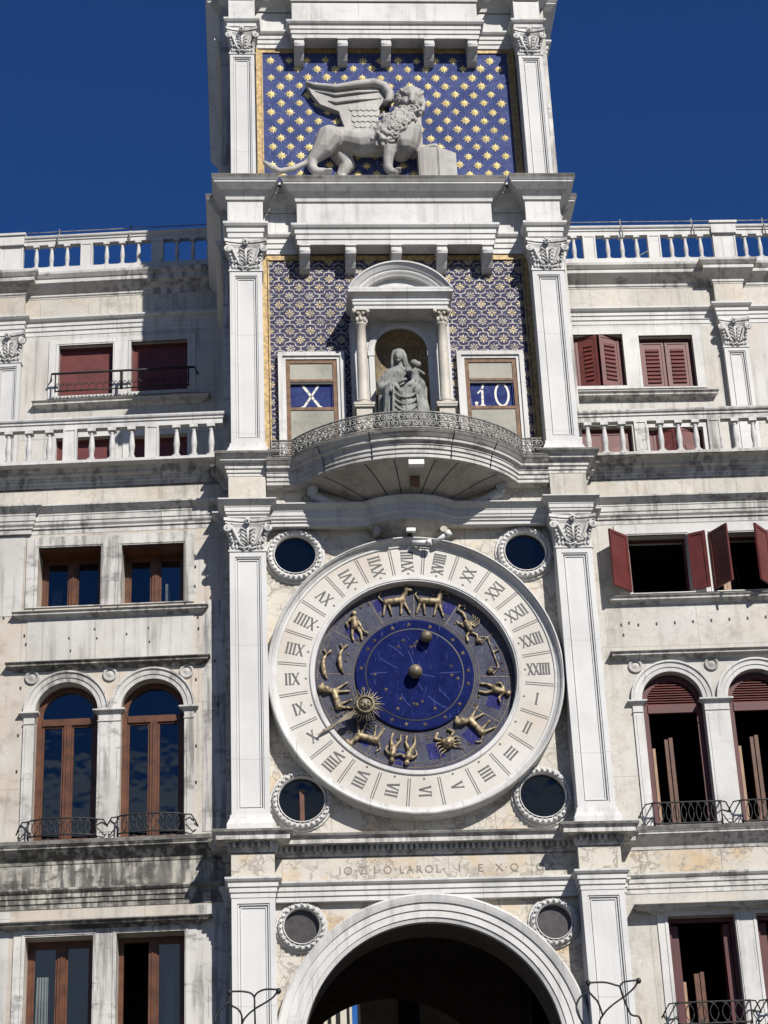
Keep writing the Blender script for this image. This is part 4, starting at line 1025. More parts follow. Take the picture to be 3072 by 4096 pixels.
for sg in (-1, 1):                                                          # edge of the veil round the face
    m.tube([(-.07, .10, 5.86), (-.075+sg*.075, .115, 5.82), (-.08+sg*.10, .105, 5.72), (-.08+sg*.105, .085, 5.60), (-.08+sg*.13, .10, 5.48)], [.02, .024, .024, .026, .02], 6)
part('drapery', m, 'bronze', mad)
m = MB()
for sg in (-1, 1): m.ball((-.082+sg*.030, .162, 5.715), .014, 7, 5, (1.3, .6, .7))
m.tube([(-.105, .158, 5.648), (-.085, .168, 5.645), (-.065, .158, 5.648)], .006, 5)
part('face_detail', m, 'hollow_shade', mad)  # eye and mouth shade put in as dark pieces
C = [[((.17, .32, 5.12), .085), ((.175, .33, 5.28), .075)], [((.165, .36, 5.43), .075)], [((.15, .405, 5.41), .05)], [((.22, .36, 5.30), .035), ((.29, .38, 5.24), .03), ((.31, .42, 5.20), .025)], [((.12, .37, 5.29), .032), ((.04, .42, 5.26), .026), ((.0, .42, 5.28), .02)],
     [((.14, .36, 5.08), .05), ((.06, .44, 5.00), .04), ((-.01, .46, 4.94), .03), ((-.03, .48, 4.91), .026)], [((.20, .38, 5.06), .05), ((.20, .46, 5.04), .04), ((.17, .48, 4.96), .03), ((.15, .50, 4.93), .025)], [((.235, .33, 5.44), .05)]]
part('child', blob('child', C, .012, 'bronze', 1), None, mad, mat4=Matrix.Identity(4))

# ================================================================== BALCONY RAILING
rail = thing('balcony_railing', 'low curved metal railing of pierced scrollwork on the balcony rim', 'railing', 'T', (0, 0, 3.84))
RR = 2.375
def rim(s):                                    # s in metres along the rim from the centre
    a = s/RR; return Vector((RR*math.sin(a), DC+RR*math.cos(a)))
amax = math.acos((0.17-DC)/RR)*RR
line = [rim(-amax+2*amax*k/60) for k in range(61)]
fullline = [Vector((-2.24, .17))]+line+[Vector((2.24, .17))]
for nm, z, r in (('top_rail', 4.09, .017), ('bottom_rail', 3.805, .015)):
    m = MB(); m.tube([(p.x, p.y, z) for p in fullline], r, 6); part(nm, m, 'greyiron', rail)
m = MB(); NU = 22
def scrollpts(f, s0, w):
    z0, h = 3.82, .255; out = []
    for sg in (1, -1):
        p = []
        for k in range(15):
            t = k/14; an = t*2.6*PI; r = .062*(1-t*.75); p.append((s0+sg*(w*.25)+sg*r*math.cos(an+PI)*1.0, z0+h*.68+r*math.sin(an)*1.1))
        out.append(p); q = []
        for k in range(13):
            t = k/12; an = -t*2.4*PI; r = .055*(1-t*.7); q.append((s0+sg*(w*.2)+sg*r*math.cos(an+PI), z0+h*.27+r*math.sin(an)*1.1))
        out.append(q)
    out.append([(s0, z0), (s0+.015, z0+h*.3), (s0-.015, z0+h*.6), (s0, z0+h)]); out.append([(s0-w/2, z0), (s0-w/2, z0+h)])
    return out
w = 2*amax/NU
for k in range(NU):
    for pl in scrollpts(rim, -amax+w*(k+.5), w): m.tube([(rim(s).x, rim(s).y, z) for s, z in pl], .0135, 4)
for sg in (-1, 1):
    for k in range(2):
        for pl in scrollpts(None, sg*(1.99+.17*k), .17): m.tube([(s, .17, z) for s, z in pl], .0135, 4)
part('scrollwork', m, 'greyiron', rail)

# ---- floodlights
def flood(label, base, boxes, group=None):
    f = thing('floodlight', label, 'floodlight', 'T', base, group)
    m = MB(); u, d, z = base
    for (a, b, c) in [boxes]:
        m.box(u-a/2, u+a/2, d-.02, d+b, z-c/2, z+c/2); m.box(u-a/2+.02, u+a/2-.02, d+b*.3, d+b*.7, z+c/2, z+c/2+.012)
    part('housing', m, 'lamp', f); return f
f = flood('white floodlight fixed under the balcony rim above a brown strip', (.06, .86, 3.27), (.25, .10, .085))
m = MB(); m.box(-.02, .14, .46, .52, 3.05, 3.24); m.xf = Matrix.Identity(4); part('bracket', m, 'rust', f)
f = flood('small square white lamp on the corbel just above the clock', (.0, .0, 2.50), (.15, .06, .055))
m = MB(); m.box(-.03, .03, -.2, -.02, 2.48, 2.52); part('bracket', m, 'iron', f)
for u0, u1, lab in ((.02, .30, 'white tube lamp lying level under the corbel, left one of the crossed pair'), (.38, .62, 'white tube lamp tilted up to the right, under the corbel')):
    f = thing('floodlight', lab, 'floodlight', 'T', ((u0+u1)/2, -.05, 2.33), None)
    m = MB(); dz = 0 if u0 < .1 else .16
    m.tube([(u0, -.10, 2.33), (u1, -.04, 2.31+dz)], .040, 10); m.tube([(u1-.05, -.05, 2.31+dz*.8), (u1+.03, -.03, 2.31+dz*1.12)], .052, 10); part('housing', m, 'lamp', f)
    m = MB(); m.tube([((u0+u1)/2, -.42, 2.40), ((u0+u1)/2, -.08, 2.34+dz/2)], .018, 6); part('bracket', m, 'iron', f)

# ================================================================== WINGS
def wood_window(parent, frame, u0, u1, z0, z1, d=-.2, arch=False, transom=None, mull=True, mat='terracotta', open_left=False, fw=.075, glazed=True):
    m = MB(); t = .06; r = (u1-u0)/2; cu = (u0+u1)/2; zs = z1-r if arch else z1
    m.box(u0, u0+fw, d-t, d, z0, zs); m.box(u1-fw, u1, d-t, d, z0, zs); m.box(u0+fw, u1-fw, d-t, d, z0, z0+fw)
    if arch:
        m.ring(cu, zs, [(r, d-t), (r, d), (r-fw, d), (r-fw, d-t)], 0, 180, 28)
    else: m.box(u0+fw, u1-fw, d-t, d, z1-fw, z1)
    zt = transom if transom is not None else (zs if arch else None)
    ztop = z1-fw
    if zt is not None: m.box(u0+fw, u1-fw, d-t, d+.02, zt-.06, zt+.05); ztop = zt-.06
    if mull: m.box(cu-.06, cu+.06, d-t, d+.015, z0+fw, ztop); m.box(cu-.015, cu+.015, d+.015, d+.03, z0+fw, ztop)
    for a, b in ((u0+fw, cu-.06), (cu+.06, u1-fw)):
        if open_left and a < cu: continue
        if glazed: m.frame(a+.002, b-.002, z0+fw+.002, ztop-.002, .03, d-t+.01, d-.01)
    w = part('window', m, mat, parent, frame)
    g = MB()
    if arch and zt is not None:
        g.add([(u0+fw*.5, d-.035, zt), (u1-fw*.5, d-.035, zt)]+[(cu+(r-fw*.5)*math.cos(PI*k/20), d-.035, zs+(r-fw*.5)*math.sin(PI*k/20)) for k in range(21)], [tuple(range(23))])
    for a, b in ((u0+fw, cu-.05), (cu+.05, u1-fw)):
        if open_left and a < cu: continue
        g.add([(a, d-.035, z0+fw), (b, d-.035, z0+fw), (b, d-.035, ztop), (a, d-.035, ztop)], [(0, 1, 2, 3)])
    if g.f and glazed: part('pane', g, 'glass', w, frame)
    return w
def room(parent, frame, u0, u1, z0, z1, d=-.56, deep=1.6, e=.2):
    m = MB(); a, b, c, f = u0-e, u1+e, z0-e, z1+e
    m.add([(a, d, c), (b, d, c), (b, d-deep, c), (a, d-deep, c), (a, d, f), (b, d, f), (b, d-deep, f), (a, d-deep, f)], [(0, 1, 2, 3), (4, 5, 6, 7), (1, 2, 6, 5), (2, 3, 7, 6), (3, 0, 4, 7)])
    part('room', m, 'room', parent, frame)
def curtain(label, frame, u, w, z0, z1, d, group=None, taperw=1.0):
    m = MB(); rows = []
    for i in range(5):
        t = i/4; z = z0+(z1-z0)*t
        rows.append([(u+(k/16-.5)*w*(1+(taperw-1)*t), d+.035*math.sin(k*1.6), z) for k in range(17)])
    m.grid(rows, False, True)
    o = link('curtain', m.mesh('curtain', 'curtain'), None, FR[frame]); o['label'] = label; o['category'] = 'curtain'
    if group: o['group'] = group
    sol = o.modifiers.new('thick', 'SOLIDIFY'); sol.thickness = .012
def hood(parent, frame, u0, u1, z0, z1, out, mat='stone', name='hood_moulding'):
    m = MB(); h = z1-z0
    m.sweep([(u0, -.02), (u0, 0), (u1, 0), (u1, -.02)], [(-.015, z0), (.02, z0), (.03, z0+.15*h), (.06, z0+.35*h), (out*.8, z0+.5*h), (out*.82, z0+.72*h), (out*.9, z0+.78*h), (out, z0+.88*h), (out, z1), (-.015, z1+.03)])
    m.box(u0+.01, u1-.01, -.02, .0, z0+.004, z1)
    o = part(name, m, mat, parent, frame)
    crust([(u0, -.02), (u0, 0), (u1, 0), (u1, -.02)], z0+.885*h, z1, out, o, frame)
    return o
def shutter_mesh(w, h, louvre=True, slats=9, plank=True):
    """leaf hinged at u=0, opening towards +u, face at d=0"""
    m = MB(); t = .035
    m.frame(0, w, 0, h, .05, -t, 0); m.box(.05, w-.05, -t*.8, -.012, .05, h-.05)
    if louvre:
        a, b = .10, w-.10; z0, z1 = .12*h, .86*h
        for k in range(slats):
            z = z0+(z1-z0)*k/slats; q = (z1-z0)/slats
            m.add([(a, -.010, z+q*.9), (b, -.010, z+q*.9), (b, .016, z+.12*q), (a, .016, z+.12*q), (a, -.010, z+.05*q), (b, -.010, z+.05*q)], [(0, 1, 2, 3), (3, 2, 5, 4)])
    return m
def place_shutter(parent, frame, hinge, z0, w, h, ang, mat, d=0., louvre=True, mirror=False, slats=9):
    mm = shutter_mesh(w, h, louvre, slats)
    me = mm.mesh('shutter', mat)
    return part('shutter', me, None, parent, mat4=FR[frame] @ Matrix.Translation((hinge, -d, z0)) @ Matrix.Rotation(R(ang), 4, 'Z') @ Matrix.Diagonal((-1 if mirror else 1, 1, 1, 1)))
def clamps(parent, frame, pts):
    m = MB(); m.box(-.012, .012, -.005, .012, -.022, .022); me = m.mesh('iron_clamp', 'iron')
    for u, z in pts: part('iron_clamp', me, None, parent, mat4=at(frame, u, 0, z))

def iron_oval_rail(label, frame, u0, u1, z0, z1, d, bow=0., nov=9, group=None, extra=0.):
    r = thing('window_railing', label, 'railing', frame, ((u0+u1)/2, d, z0), group)
    def P(t, z): return (u0+(u1-u0)*t, d+bow*math.sin(PI*t)**.5 if 0 < t < 1 else d, z)
    for nm, z in (('top_rail', z1), ('bottom_rail', z0+.03)):
        m = MB(); m.tube([P(k/20, z) for k in range(21)], .013, 6)
        for t in (0, 1): p = P(t, z); m.tube([p, (p[0], .0, p[2])], .012, 5)
        part(nm, m, 'iron', r, frame)
    m = MB(); h = (z1-z0-.03)
    for k in range(nov):
        c = (k+.5)/nov; w = .85/nov
        m.tube([P(min(1, max(0, c+w*math.cos(2*PI*i/18))), z0+.03+h/2+h/2*math.sin(2*PI*i/18)) for i in range(19)], .0085, 4)
    for t in (0, 1):
        p = P(t, z0); m.tube([p, (p[0], p[1], z1)], .013, 5)
        s = -1 if t == 0 else 1
        m.tube([(p[0], d, z1), (p[0]+s*.10, d*.6, z1+.01), (p[0]+s*.16, d*.3, z1-.08), (p[0]+s*.20, .0, z1-.16)], .012, 5)
        m.tube([(p[0]+s*.02, d, z0+.15), (p[0]+s*.12, d*.5, z0+.05), (p[0]+s*.17, .0, z0+.10)], .010, 5)
    part('ornament', m, 'iron', r, frame); return r

def arch_bay(parent, frame, cs, r, ro, zs, z0, left, right, mat='worn', disc='statue'):
    """two-light arched surround: archivolts, piers with imposts, spandrel discs"""
    m = MB()
    for c in cs:
        m.ring(c, zs, [(r, -.05), (r, .02), (r+.06, .025), (r+.07, .04), (ro-.05, .045), (ro-.03, .07), (ro, .07), (ro, -.01)], 0, 180, 36)
    part('archivolt', m, mat, parent, frame)
    edges = [(left, cs[0]-r)]+[(cs[i]+r, cs[i+1]-r) for i in range(len(cs)-1)]+[(cs[-1]+r, right)]
    for a, b in edges:
        m = MB(); m.box(a+.01, b-.0, -.05, .03, z0, zs-.06); m.box(a+.05, b-.05, .03, .038, z0+.1, zs-.25) if b-a > .15 else None
        m.box(a-.0, b+.0, -.05, .045, zs-.20, zs-.185)
        m.sweep([(a+.0, -.05), (a+.0, .03), (b, .03), (b, -.05)], [(-.02, zs-.085), (.005, zs-.085), (.02, zs-.07), (.035, zs-.045), (.07, zs-.03), (.07, zs-.005), (-.02, zs-.003)])
        part('pier', m, mat, parent, frame)
    for c in [left+.12]+[(cs[i]+cs[i+1])/2 for i in range(len(cs)-1)]+[right-.12]:
        m = MB(); m.ring(c, zs+.60, [(.115, 0), (.115, .03), (.10, .035), (.08, .03), (.075, .01), (.06, .012), (.001, .03)], n=20); part('spandrel_disc', m, disc, parent, frame)

def balustrade(label, frame, d, segs, z0, z1, zr, rng, mat='stone', wide=.17, bigpier=None, group=None, rb=.055, pl=.05):
    """segs: list of ('b', u) balusters and ('p', u, w) piers"""
    a, b = rng
    o = thing('balustrade', label, 'balustrade', frame, ((a+b)/2, d, z0), group)
    w = wide/2
    m = MB(); m.sweep([(a, d-w), (a, d+w*.2), (b, d+w*.2), (b, d-w)], [(-.02, z1), (.03, z1), (.03, z1+.42*(zr-z1)), (.05, z1+.46*(zr-z1)), (.05, z1+.62*(zr-z1)), (.075, z1+.70*(zr-z1)), (.085, z1+.82*(zr-z1)), (.085, zr-.02), (.06, zr), (-.02, zr)])
    m.box(a+.01, b-.01, d-w, d+w*.2+.01, z1+.003, zr-.003); part('handrail', m, mat, o, frame)
    m = MB(); m.box(a, b, d-w*1.2, d+w, z0-pl, z0); part('plinth', m, mat, o, frame)
    me = baluster_mesh(z1-z0, rb).mesh('baluster', M['stone'])
    for s in segs:
        if s[0] == 'b': part('baluster', me, None, o, mat4=at(frame, s[1], d, z0))
        else:
            m = MB(); q = s[2]/2; m.box(s[1]-q, s[1]+q, d-w*.9, d+w*.55, z0+.001, z1-.001); m.frame(s[1]-q, s[1]+q, z0+.001, z1-.001, .03, d+w*.55, d+w*.55+.012)
            if len(s) > 3:
                m.box(s[1]-q-.02, s[1]+q+.02, d-w, d+w*.2+.09, z1-.0, zr+.012); m.box(s[1]-q-.05, s[1]+q+.05, d-w, d+w*.2+.12, zr+.012, zr+.06)
            part('pier', m, mat, o, frame)
    return o

# ------------------------------------------------------------------ left wing
LW = thing('palace_wing', 'weathered palace wing left of the tower, with wooden framed arched windows', 'building', 'LL', (-3, 0, GZ))
XE = -8.5
A1 = [(-3.055, -2.06), (-1.70, -.685)]
holes = [(-3.09, -2.06, 1.59, 2.65), (-1.72, -.70, 1.59, 2.64), (-3.055, -2.06, -2.37, .265, True), (-1.70, -.685, -2.37, .275, True), (-3.08, -2.05, -6.6, -3.85), (-1.70, -.67, -6.6, -3.84)]
m = MB(); m.wall(XE, .25, -9.5, 4.0, 0, holes, .52)
m.add([(XE, 0, GZ), (.25, 0, GZ), (.25, 0, -9.5), (XE, 0, -9.5)], [(0, 1, 2, 3)])
part('wall', m, 'lwall', LW, 'LL')
m = MB(); m.box(XE, .25, -9, -.02, 3.97, 4.03); m.box(XE, .25, -9.2, -9, GZ, 4.0); m.box(XE-.05, XE, -9, 0, GZ, 4); part('terrace', m, 'cream', LW, 'LL')
m = MB(); m.sweep([(XE, 0), (.1, 0)], cornB(3.70, 4.07, .21)); part('cornice', m, 'worn', LW, 'LL'); crust([(XE, 0), (.1, 0)], 4.033, 4.07, .21, LW, 'LL')
m = MB(); m.sweep([(XE, 0), (.1, 0)], [(-.05, 3.36), (.012, 3.36), (.012, 3.69), (-.05, 3.69)]); part('frieze', m, 'cream', LW, 'LL')
m = MB(); m.sweep([(XE, .05), (-3.22, .05), (-3.22, .0), (.1, 0)], arch_cap(2.90, 3.36, .19, -.1)); part('architrave', m, 'worn', LW, 'LL')
m = MB(); m.sweep([(XE, 0), (.1, 0)], cornice(-2.76, -2.41, .24)); part('cornice', m, 'dirty', LW, 'LL'); crust([(XE, 0), (.1, 0)], -2.474, -2.41, .24, LW, 'LL')
m = MB(); m.sweep([(XE, 0), (.1, 0)], [(-.05, -3.12), (.012, -3.12), (.012, -2.71), (-.05, -2.71)]); part('frieze', m, 'dirty', LW, 'LL')
m = MB(); m.sweep([(XE, 0), (.1, 0)], architrave(-3.42, -3.12, .10, -.1)); part('architrave', m, 'dirty', LW, 'LL')
# light stone strips beside the tower
m = MB(); m.box(-.40, .0, -.01, .006, -2.3, 1.58); part('stone_slab', m, 'worn', LW, 'LL')
m = MB(); m.box(-.50, -.02, -.01, .007, -9, -3.45); part('stone_slab', m, 'worn', LW, 'LL')
for z0, z1 in ((1.45, 2.88), (-9, -3.45)): m = MB(); m.box(-6.5, -3.33, -.01, .006, z0, z1); part('stone_slab', m, 'upwall', LW, 'LL')
for (z0, z1, u0, u1, hs) in ((1.575, 2.84, -3.28, -.535, holes[0:2]), (-9, -3.72, -3.25, -.49, holes[4:6])):
    m = MB(); m.wall(u0, u1, z0, z1, .022, [(h[0], h[1], max(h[2], z0+.0001), h[3]) for h in hs], .05)
    m.box(u0, u1, -.01, .018, z1, z1+.002); m.box(u0-.004, u0, -.01, .021, z0, z1); m.box(u1, u1+.004, -.01, .021, z0, z1)
    for h in hs: m.frame(h[0]-.05, h[1]+.05, max(h[2], z0)-.02, h[3]+.05, .03, .022, .034, False)
    part('window_surround', m, 'worn', LW, 'LL')
hood(LW, 'LL', -3.33, -.44, 1.36, 1.475, .14, 'worn', 'sill'); hood(LW, 'LL', -3.38, -.43, .46, .59, .16, 'dirty'); hood(LW, 'LL', -3.35, -.45, -3.76, -3.65, .20, 'dirty')
m = MB(); m.box(-3.23, -.54, -.01, .010, .60, 1.38)
part('apron_panel', m, 'upwall', LW, 'LL')
arch_bay(LW, 'LL', (-2.5575, -1.1925), .4975, .68, -.235, -2.35, -3.24, -.53)
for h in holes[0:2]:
    w = wood_window(LW, 'LL', *h[:4], d=-.42, mull=True, transom=None); m = MB(); m.box(h[0]+.003, h[1]-.003, -.42, -.03, h[3]-.03, h[3]-.003); m.box(h[1]-.025, h[1]-.003, -.42, -.03, h[2]+.002, h[3]-.031); part('shade_lining', m, 'terracotta', w, 'LL'); room(LW, 'LL', *h[:4])  # boards added to darken the shaded head and right jamb of the reveal
for h in holes[2:4]:
    wood_window(LW, 'LL', *h[:4], d=-.22, arch=True, transom=-.33, fw=.09); room(LW, 'LL', *h[:4])
wood_window(LW, 'LL', *holes[4][:4], d=-.28); room(LW, 'LL', *holes[4][:4])
wood_window(LW, 'LL', *holes[5][:4], d=-.28, open_left=True); room(LW, 'LL', *holes[5][:4])
curtain('grey curtain at the left edge of the left window in the short upper pair', 'LL', -2.86, .15, 1.62, 2.16, -.56)
curtain('narrow grey curtain in the right half of the right window in the short upper pair', 'LL', -1.02, .07, 1.62, 2.15, -.56)
curtain('pale curtain with vertical folds in the closed bottom window left of the tower', 'LL', -2.88, .22, -6.5, -4.35, -.45, taperw=.75)
curtain('pale tied curtain beside the open leaf of the bottom window left of the tower', 'LL', -.95, .20, -6.5, -4.30, -.45, taperw=.5)
clamps(LW, 'LL', [(-3.30, .2), (-3.31, -.6), (-3.31, -1.2), (-.50, .22), (-.50, -.9), (-.50, -1.5), (-.20, .52), (-.15, -.22), (-2.14, 1.16), (-2.10, 1.0), (-1.62, 1.05), (-1.27, 1.14), (-2.55, 1.02), (-2.52, .8), (-1.25, .9), (-3.27, 1.1), (-3.24, .95), (-.47, 1.3), (-.46, 1.1), (-3.62, 1.43), (-.52, 2.4), (-.51, 2.2), (-.52, 1.85)])
iron_oval_rail('black bowed iron railing of ovals across the left arched window beside the tower', 'LL', -3.08, -2.03, -2.36, -2.07, .13, .12, 9, 'iron railings of the left arched windows')
iron_oval_rail('black bowed iron railing of ovals across the arched window nearest the tower on its left', 'LL', -1.70, -.67, -2.36, -2.05, .13, .12, 9, 'iron railings of the left arched windows')
# upper storey set back behind the terrace
UH = [(-3.20, -2.165, 7.35, 8.455), (-1.82, -.745, 7.37, 8.465), (-3.20, -2.165, 4.2, 6.45), (-1.82, -.745, 4.2, 6.42)]
m = MB(); m.wall(XE, .4, 3.9, 9.0, 0, UH, .2)
m.box(XE, .4, -9, -.3, 9.0, 9.98); m.box(XE, .4, -9, -8.8, 3.9, 9.0)  # unseen depth carried far back so the storey shades the lane behind
part('wall', m, 'upwall', LW, 'LU')
lp = [(XE, 0), (-4.42, 0), (-4.42, .14), (-3.88, .14), (-3.88, 0), (.4, 0)]
m = MB(); m.sweep(lp, architrave(8.69, 9.05, .12, -.1)); part('architrave', m, 'stone', LW, 'LU')
m = MB(); m.sweep(lp, [(-.08, 9.05), (.012, 9.05), (.012, 9.52), (-.08, 9.52)]); part('frieze', m, 'cream', LW, 'LU')
m = MB(); m.sweep(lp, [(-.1, 9.51), (.02, 9.51), (.02, 9.53), (.04, 9.55), (.04, 9.60), (.06, 9.62), (.12, 9.67), (.21, 9.74), (.22, 9.75), (.22, 9.83), (.24, 9.84), (.29, 9.91), (.295, 9.96), (-.1, 10.0)]); part('cornice', m, 'worn', LW, 'LU')
m = MB(); m.wall(-3.385, -.60, 7.30, 8.585, .02, UH[:2], .05); m.box(-3.389, -3.385, -.01, .019, 7.3, 8.585); m.box(-.60, -.596, -.01, .019, 7.3, 8.585)
for h in UH[:2]: m.frame(h[0]-.05, h[1]+.05, h[2]-.02, h[3]+.05, .025, .02, .03, False)
part('window_surround', m, 'stone', LW, 'LU')
m = MB()
for h in UH[2:]: m.frame(h[0]-.13, h[1]+.13, 4.1, h[3]+.13, .13, -.01, .025, False)
part('window_surround', m, 'stone', LW, 'LU')
hood(LW, 'LU', -3.50, -.47, 7.05, 7.20, .16, 'worn', 'sill')
pil = pilaster(-4.38, -3.90, 4.1, 8.05, LW, 'LU', .2, None, 'shaft', .07, fwd=.14)
part('capital', capital_mesh(.48, .63, .2).mesh('capital', 'stone'), None, pil, mat4=at('LU', -4.14, .14, 8.05))
for i, h in enumerate(UH):
    m = MB(); m.box(h[0], h[1], -.24, -.14, h[2], h[3]); cu = (h[0]+h[1])/2; zt = h[3]-.0
    m.box(h[0], h[0]+.04, -.14, -.12, h[2], h[3]); m.box(h[1]-.04, h[1], -.14, -.12, h[2], h[3]); m.box(h[0]+.04, h[1]-.04, -.14, -.115, h[3]-.05, h[3])
    for k in range(1, 6): m.box(h[0]+k*(h[1]-h[0])/6-.004, h[0]+k*(h[1]-h[0])/6+.004, -.14, -.137, h[2], h[3]-.05)
    part('closed_shutter', m, 'redwood', LW, 'LU', 'dark red closed shutter')
def bar_rail(label, frame, u0, u1, z0, z1, d):
    r = thing('window_railing', label, 'railing', frame, ((u0+u1)/2, d, z0))
    m = MB(); m.tube([(u0, .02, z1-.03), (u0+.04, d, z1), (u1-.04, d, z1), (u1, .02, z1-.03)], .022, 6)
    part('top_rail', m, 'iron', r, frame)
    m = MB()
    for a, b in ((u0+.12, u0+1.35), (u1-1.40, u1-.15)):
        for u in (a, b): m.tube([(u, d, z0), (u, d, z1)], .016, 5)
        m.tube([(a, d, z0+.02), (b, d, z0+.02)], .014, 5)
        n = 9
        for k in range(n):
            c = a+(k+.5)*(b-a)/n; m.tube([(c-.06, d, z0+.14), (c-.02, d, z0+.19), (c+.02, d, z0+.12), (c+.06, d, z0+.19)], .013, 4); m.tube([(c, d, z0), (c+.03, d, z0+.08)], .009, 4)
    part('ornament', m, 'iron', r, frame)
bar_rail('plain black iron rail across the two red shuttered windows left of the tower', 'LU', -3.33, -.55, 7.32, 7.72, .22)
seg = [('p', -4.165, .46, 1)]
for c in (-2.695, -1.315): seg.append(('p', c, .235))
for u in (-3.68, -3.385, -3.08, -2.31, -2.005, -1.69, -.94, -.63, -.32, -4.75, -5.05, -5.35): seg.append(('b', u))
seg.append(('p', -5.7, .235))
balustrade('white stone roof balustrade on the wing left of the tower, half in its shadow', 'LU', .12, seg, 10.12, 10.66, 10.86, (-6.2, .1), rb=.06, pl=.17)
def guard(label, frame, d, u0, u1, z, posts, sag=0.):
    g = thing('guard_rod', label, 'guard rail', frame, ((u0+u1)/2, d, z-.25))
    m = MB(); m.tube([(u0+(u1-u0)*k/8, d, z+sag*(k/8)) for k in range(9)], .011, 5); part('rod', m, 'greyiron', g, frame)
    for p in posts: m = MB(); m.tube([(p, d+.12, z-.42), (p, d+.12, z-.18), (p, d, z-.05), (p, d, z+.06)], .014, 5); part('post', m, 'greyiron', g, frame)
guard('thin metal rod on small posts above the roof balustrade left of the tower', 'LU', .12, -3.9, .1, 10.98, (-3.25, -1.85))
seg = [('p', -2.58, .23), ('p', -1.21, .23), ('p', -3.95, .23), ('p', -5.3, .23)]
for u in (-3.61, -3.27, -2.93, -2.22, -1.88, -1.55, -.80, -.51, -.22, -4.3, -4.63, -4.96): seg.append(('b', u))
balustrade('white stone terrace balustrade left of the tower, in front of the red windows', 'LL', .27, seg, 4.08, 4.69, 4.90, (-6.2, -.05), rb=.068)

# ------------------------------------------------------------------ right wing
RWG = thing('palace_wing', 'cream palace wing right of the tower, with dark red shutters and louvred arches', 'building', 'RL', (3, 0, GZ))
XR = 8.5
rh = [(.66, 1.645, 1.58, 2.63), (2.01, 3.0, 1.58, 2.63), (.635, 1.615, -2.42, .185, True), (2.02, 3.0, -2.42, .185, True), (.69, 1.72, -6.6, -3.83), (2.05, 3.08, -6.6, -3.83), (3.42, 4.45, -6.6, -3.83), (3.40, 4.38, -2.42, .185, True), (3.37, 4.36, 1.58, 2.63)]
m = MB(); m.wall(-.25, XR, -9.5, 4.0, 0, rh, .40)
m.add([(-.25, 0, GZ), (XR, 0, GZ), (XR, 0, -9.5), (-.25, 0, -9.5)], [(0, 1, 2, 3)])
part('wall', m, 'rwall', RWG, 'RL')
m = MB(); m.box(-.25, XR, -9, -.02, 3.93, 3.99); m.box(-.25, XR, -9.2, -9, GZ, 3.95); m.box(XR, XR+.05, -9, 0, GZ, 3.95); part('terrace', m, 'cream', RWG, 'RL')
m = MB(); m.sweep([(-.1, 0), (XR, 0)], cornB(3.65, 4.02, .21)); part('cornice', m, 'worn', RWG, 'RL'); crust([(-.1, 0), (XR, 0)], 3.983, 4.02, .21, RWG, 'RL')
m = MB(); m.sweep([(-.1, 0), (XR, 0)], [(-.05, 3.31), (.012, 3.31), (.012, 3.64), (-.05, 3.64)]); part('frieze', m, 'cream', RWG, 'RL')
m = MB(); m.sweep([(-.1, 0), (XR, 0)], arch_cap(2.85, 3.30, .19, -.1)); part('architrave', m, 'worn', RWG, 'RL')
m = MB(); m.sweep([(-.1, 0), (XR, 0)], cornice(-2.80, -2.45, .24)); part('cornice', m, 'worn', RWG, 'RL'); crust([(-.1, 0), (XR, 0)], -2.514, -2.45, .24, RWG, 'RL')
m = MB(); m.sweep([(-.1, 0), (XR, 0)], [(-.05, -3.16), (.012, -3.16), (.012, -2.76), (-.05, -2.76)]); part('frieze', m, 'marble', RWG, 'RL')
m = MB(); m.sweep([(-.1, 0), (XR, 0)], architrave(-3.46, -3.16, .10, -.1)); part('architrave', m, 'worn', RWG, 'RL')
for (z0, z1, u0, u1, hs) in ((1.565, 2.82, .45, 4.6, [rh[0], rh[1], rh[8]]), (-9, -3.70, .53, 4.6, rh[4:7])):
    m = MB(); m.wall(u0, u1, z0, z1, .022, [(h[0], h[1], max(h[2], z0+.0001), h[3]) for h in hs], .05)
    m.box(u0-.004, u0, -.01, .021, z0, z1)
    for h in hs: m.frame(h[0]-.05, h[1]+.05, max(h[2], z0)-.02, h[3]+.05, .03, .022, .034, False)
    part('window_surround', m, 'stone', RWG, 'RL')
hood(RWG, 'RL', .38, 4.7, 1.36, 1.49, .14, 'worn', 'sill'); hood(RWG, 'RL', .34, 4.7, .385, .51, .16, 'worn'); hood(RWG, 'RL', .44, 4.7, -3.80, -3.69, .28, 'worn')
arch_bay(RWG, 'RL', (1.125, 2.51, 3.89), .49, .67, -.305, -2.42, .46, 4.6, 'stone')
for h in rh: room(RWG, 'RL', *h[:4], deep=2.0)
# short upper windows: open shutters
w = wood_window(RWG, 'RL', *rh[0][:4], d=-.18, mat='redwood2', mull=False, fw=.04, glazed=False)
for ang, hin, mir in ((43, .655, True), (-25, 1.655, False)):
    place_shutter(w, 'RL', hin, 1.60, .45 if mir else .30, 1.02, ang, 'redwood', .04, False, mir)
w = wood_window(RWG, 'RL', *rh[1][:4], d=-.18, mat='redwood2', mull=False, fw=.04, glazed=False)
place_shutter(w, 'RL', 2.0, 1.60, .45, 1.02, -58, 'redwood', .04, False, False)
place_shutter(w, 'RL', 3.01, 1.60, .45, 1.02, 52, 'redwood', .04, False, True)
m = MB(); m.box(2.22, 2.27, -.34, -.20, 1.62, 2.25); m.box(2.28, 2.34, -.36, -.22, 1.62, 2.2); part('casement', m, M.setdefault('palewood', plain('pale_wood', (.36, .22, .13), .5, .2, 5)), w, 'RL')
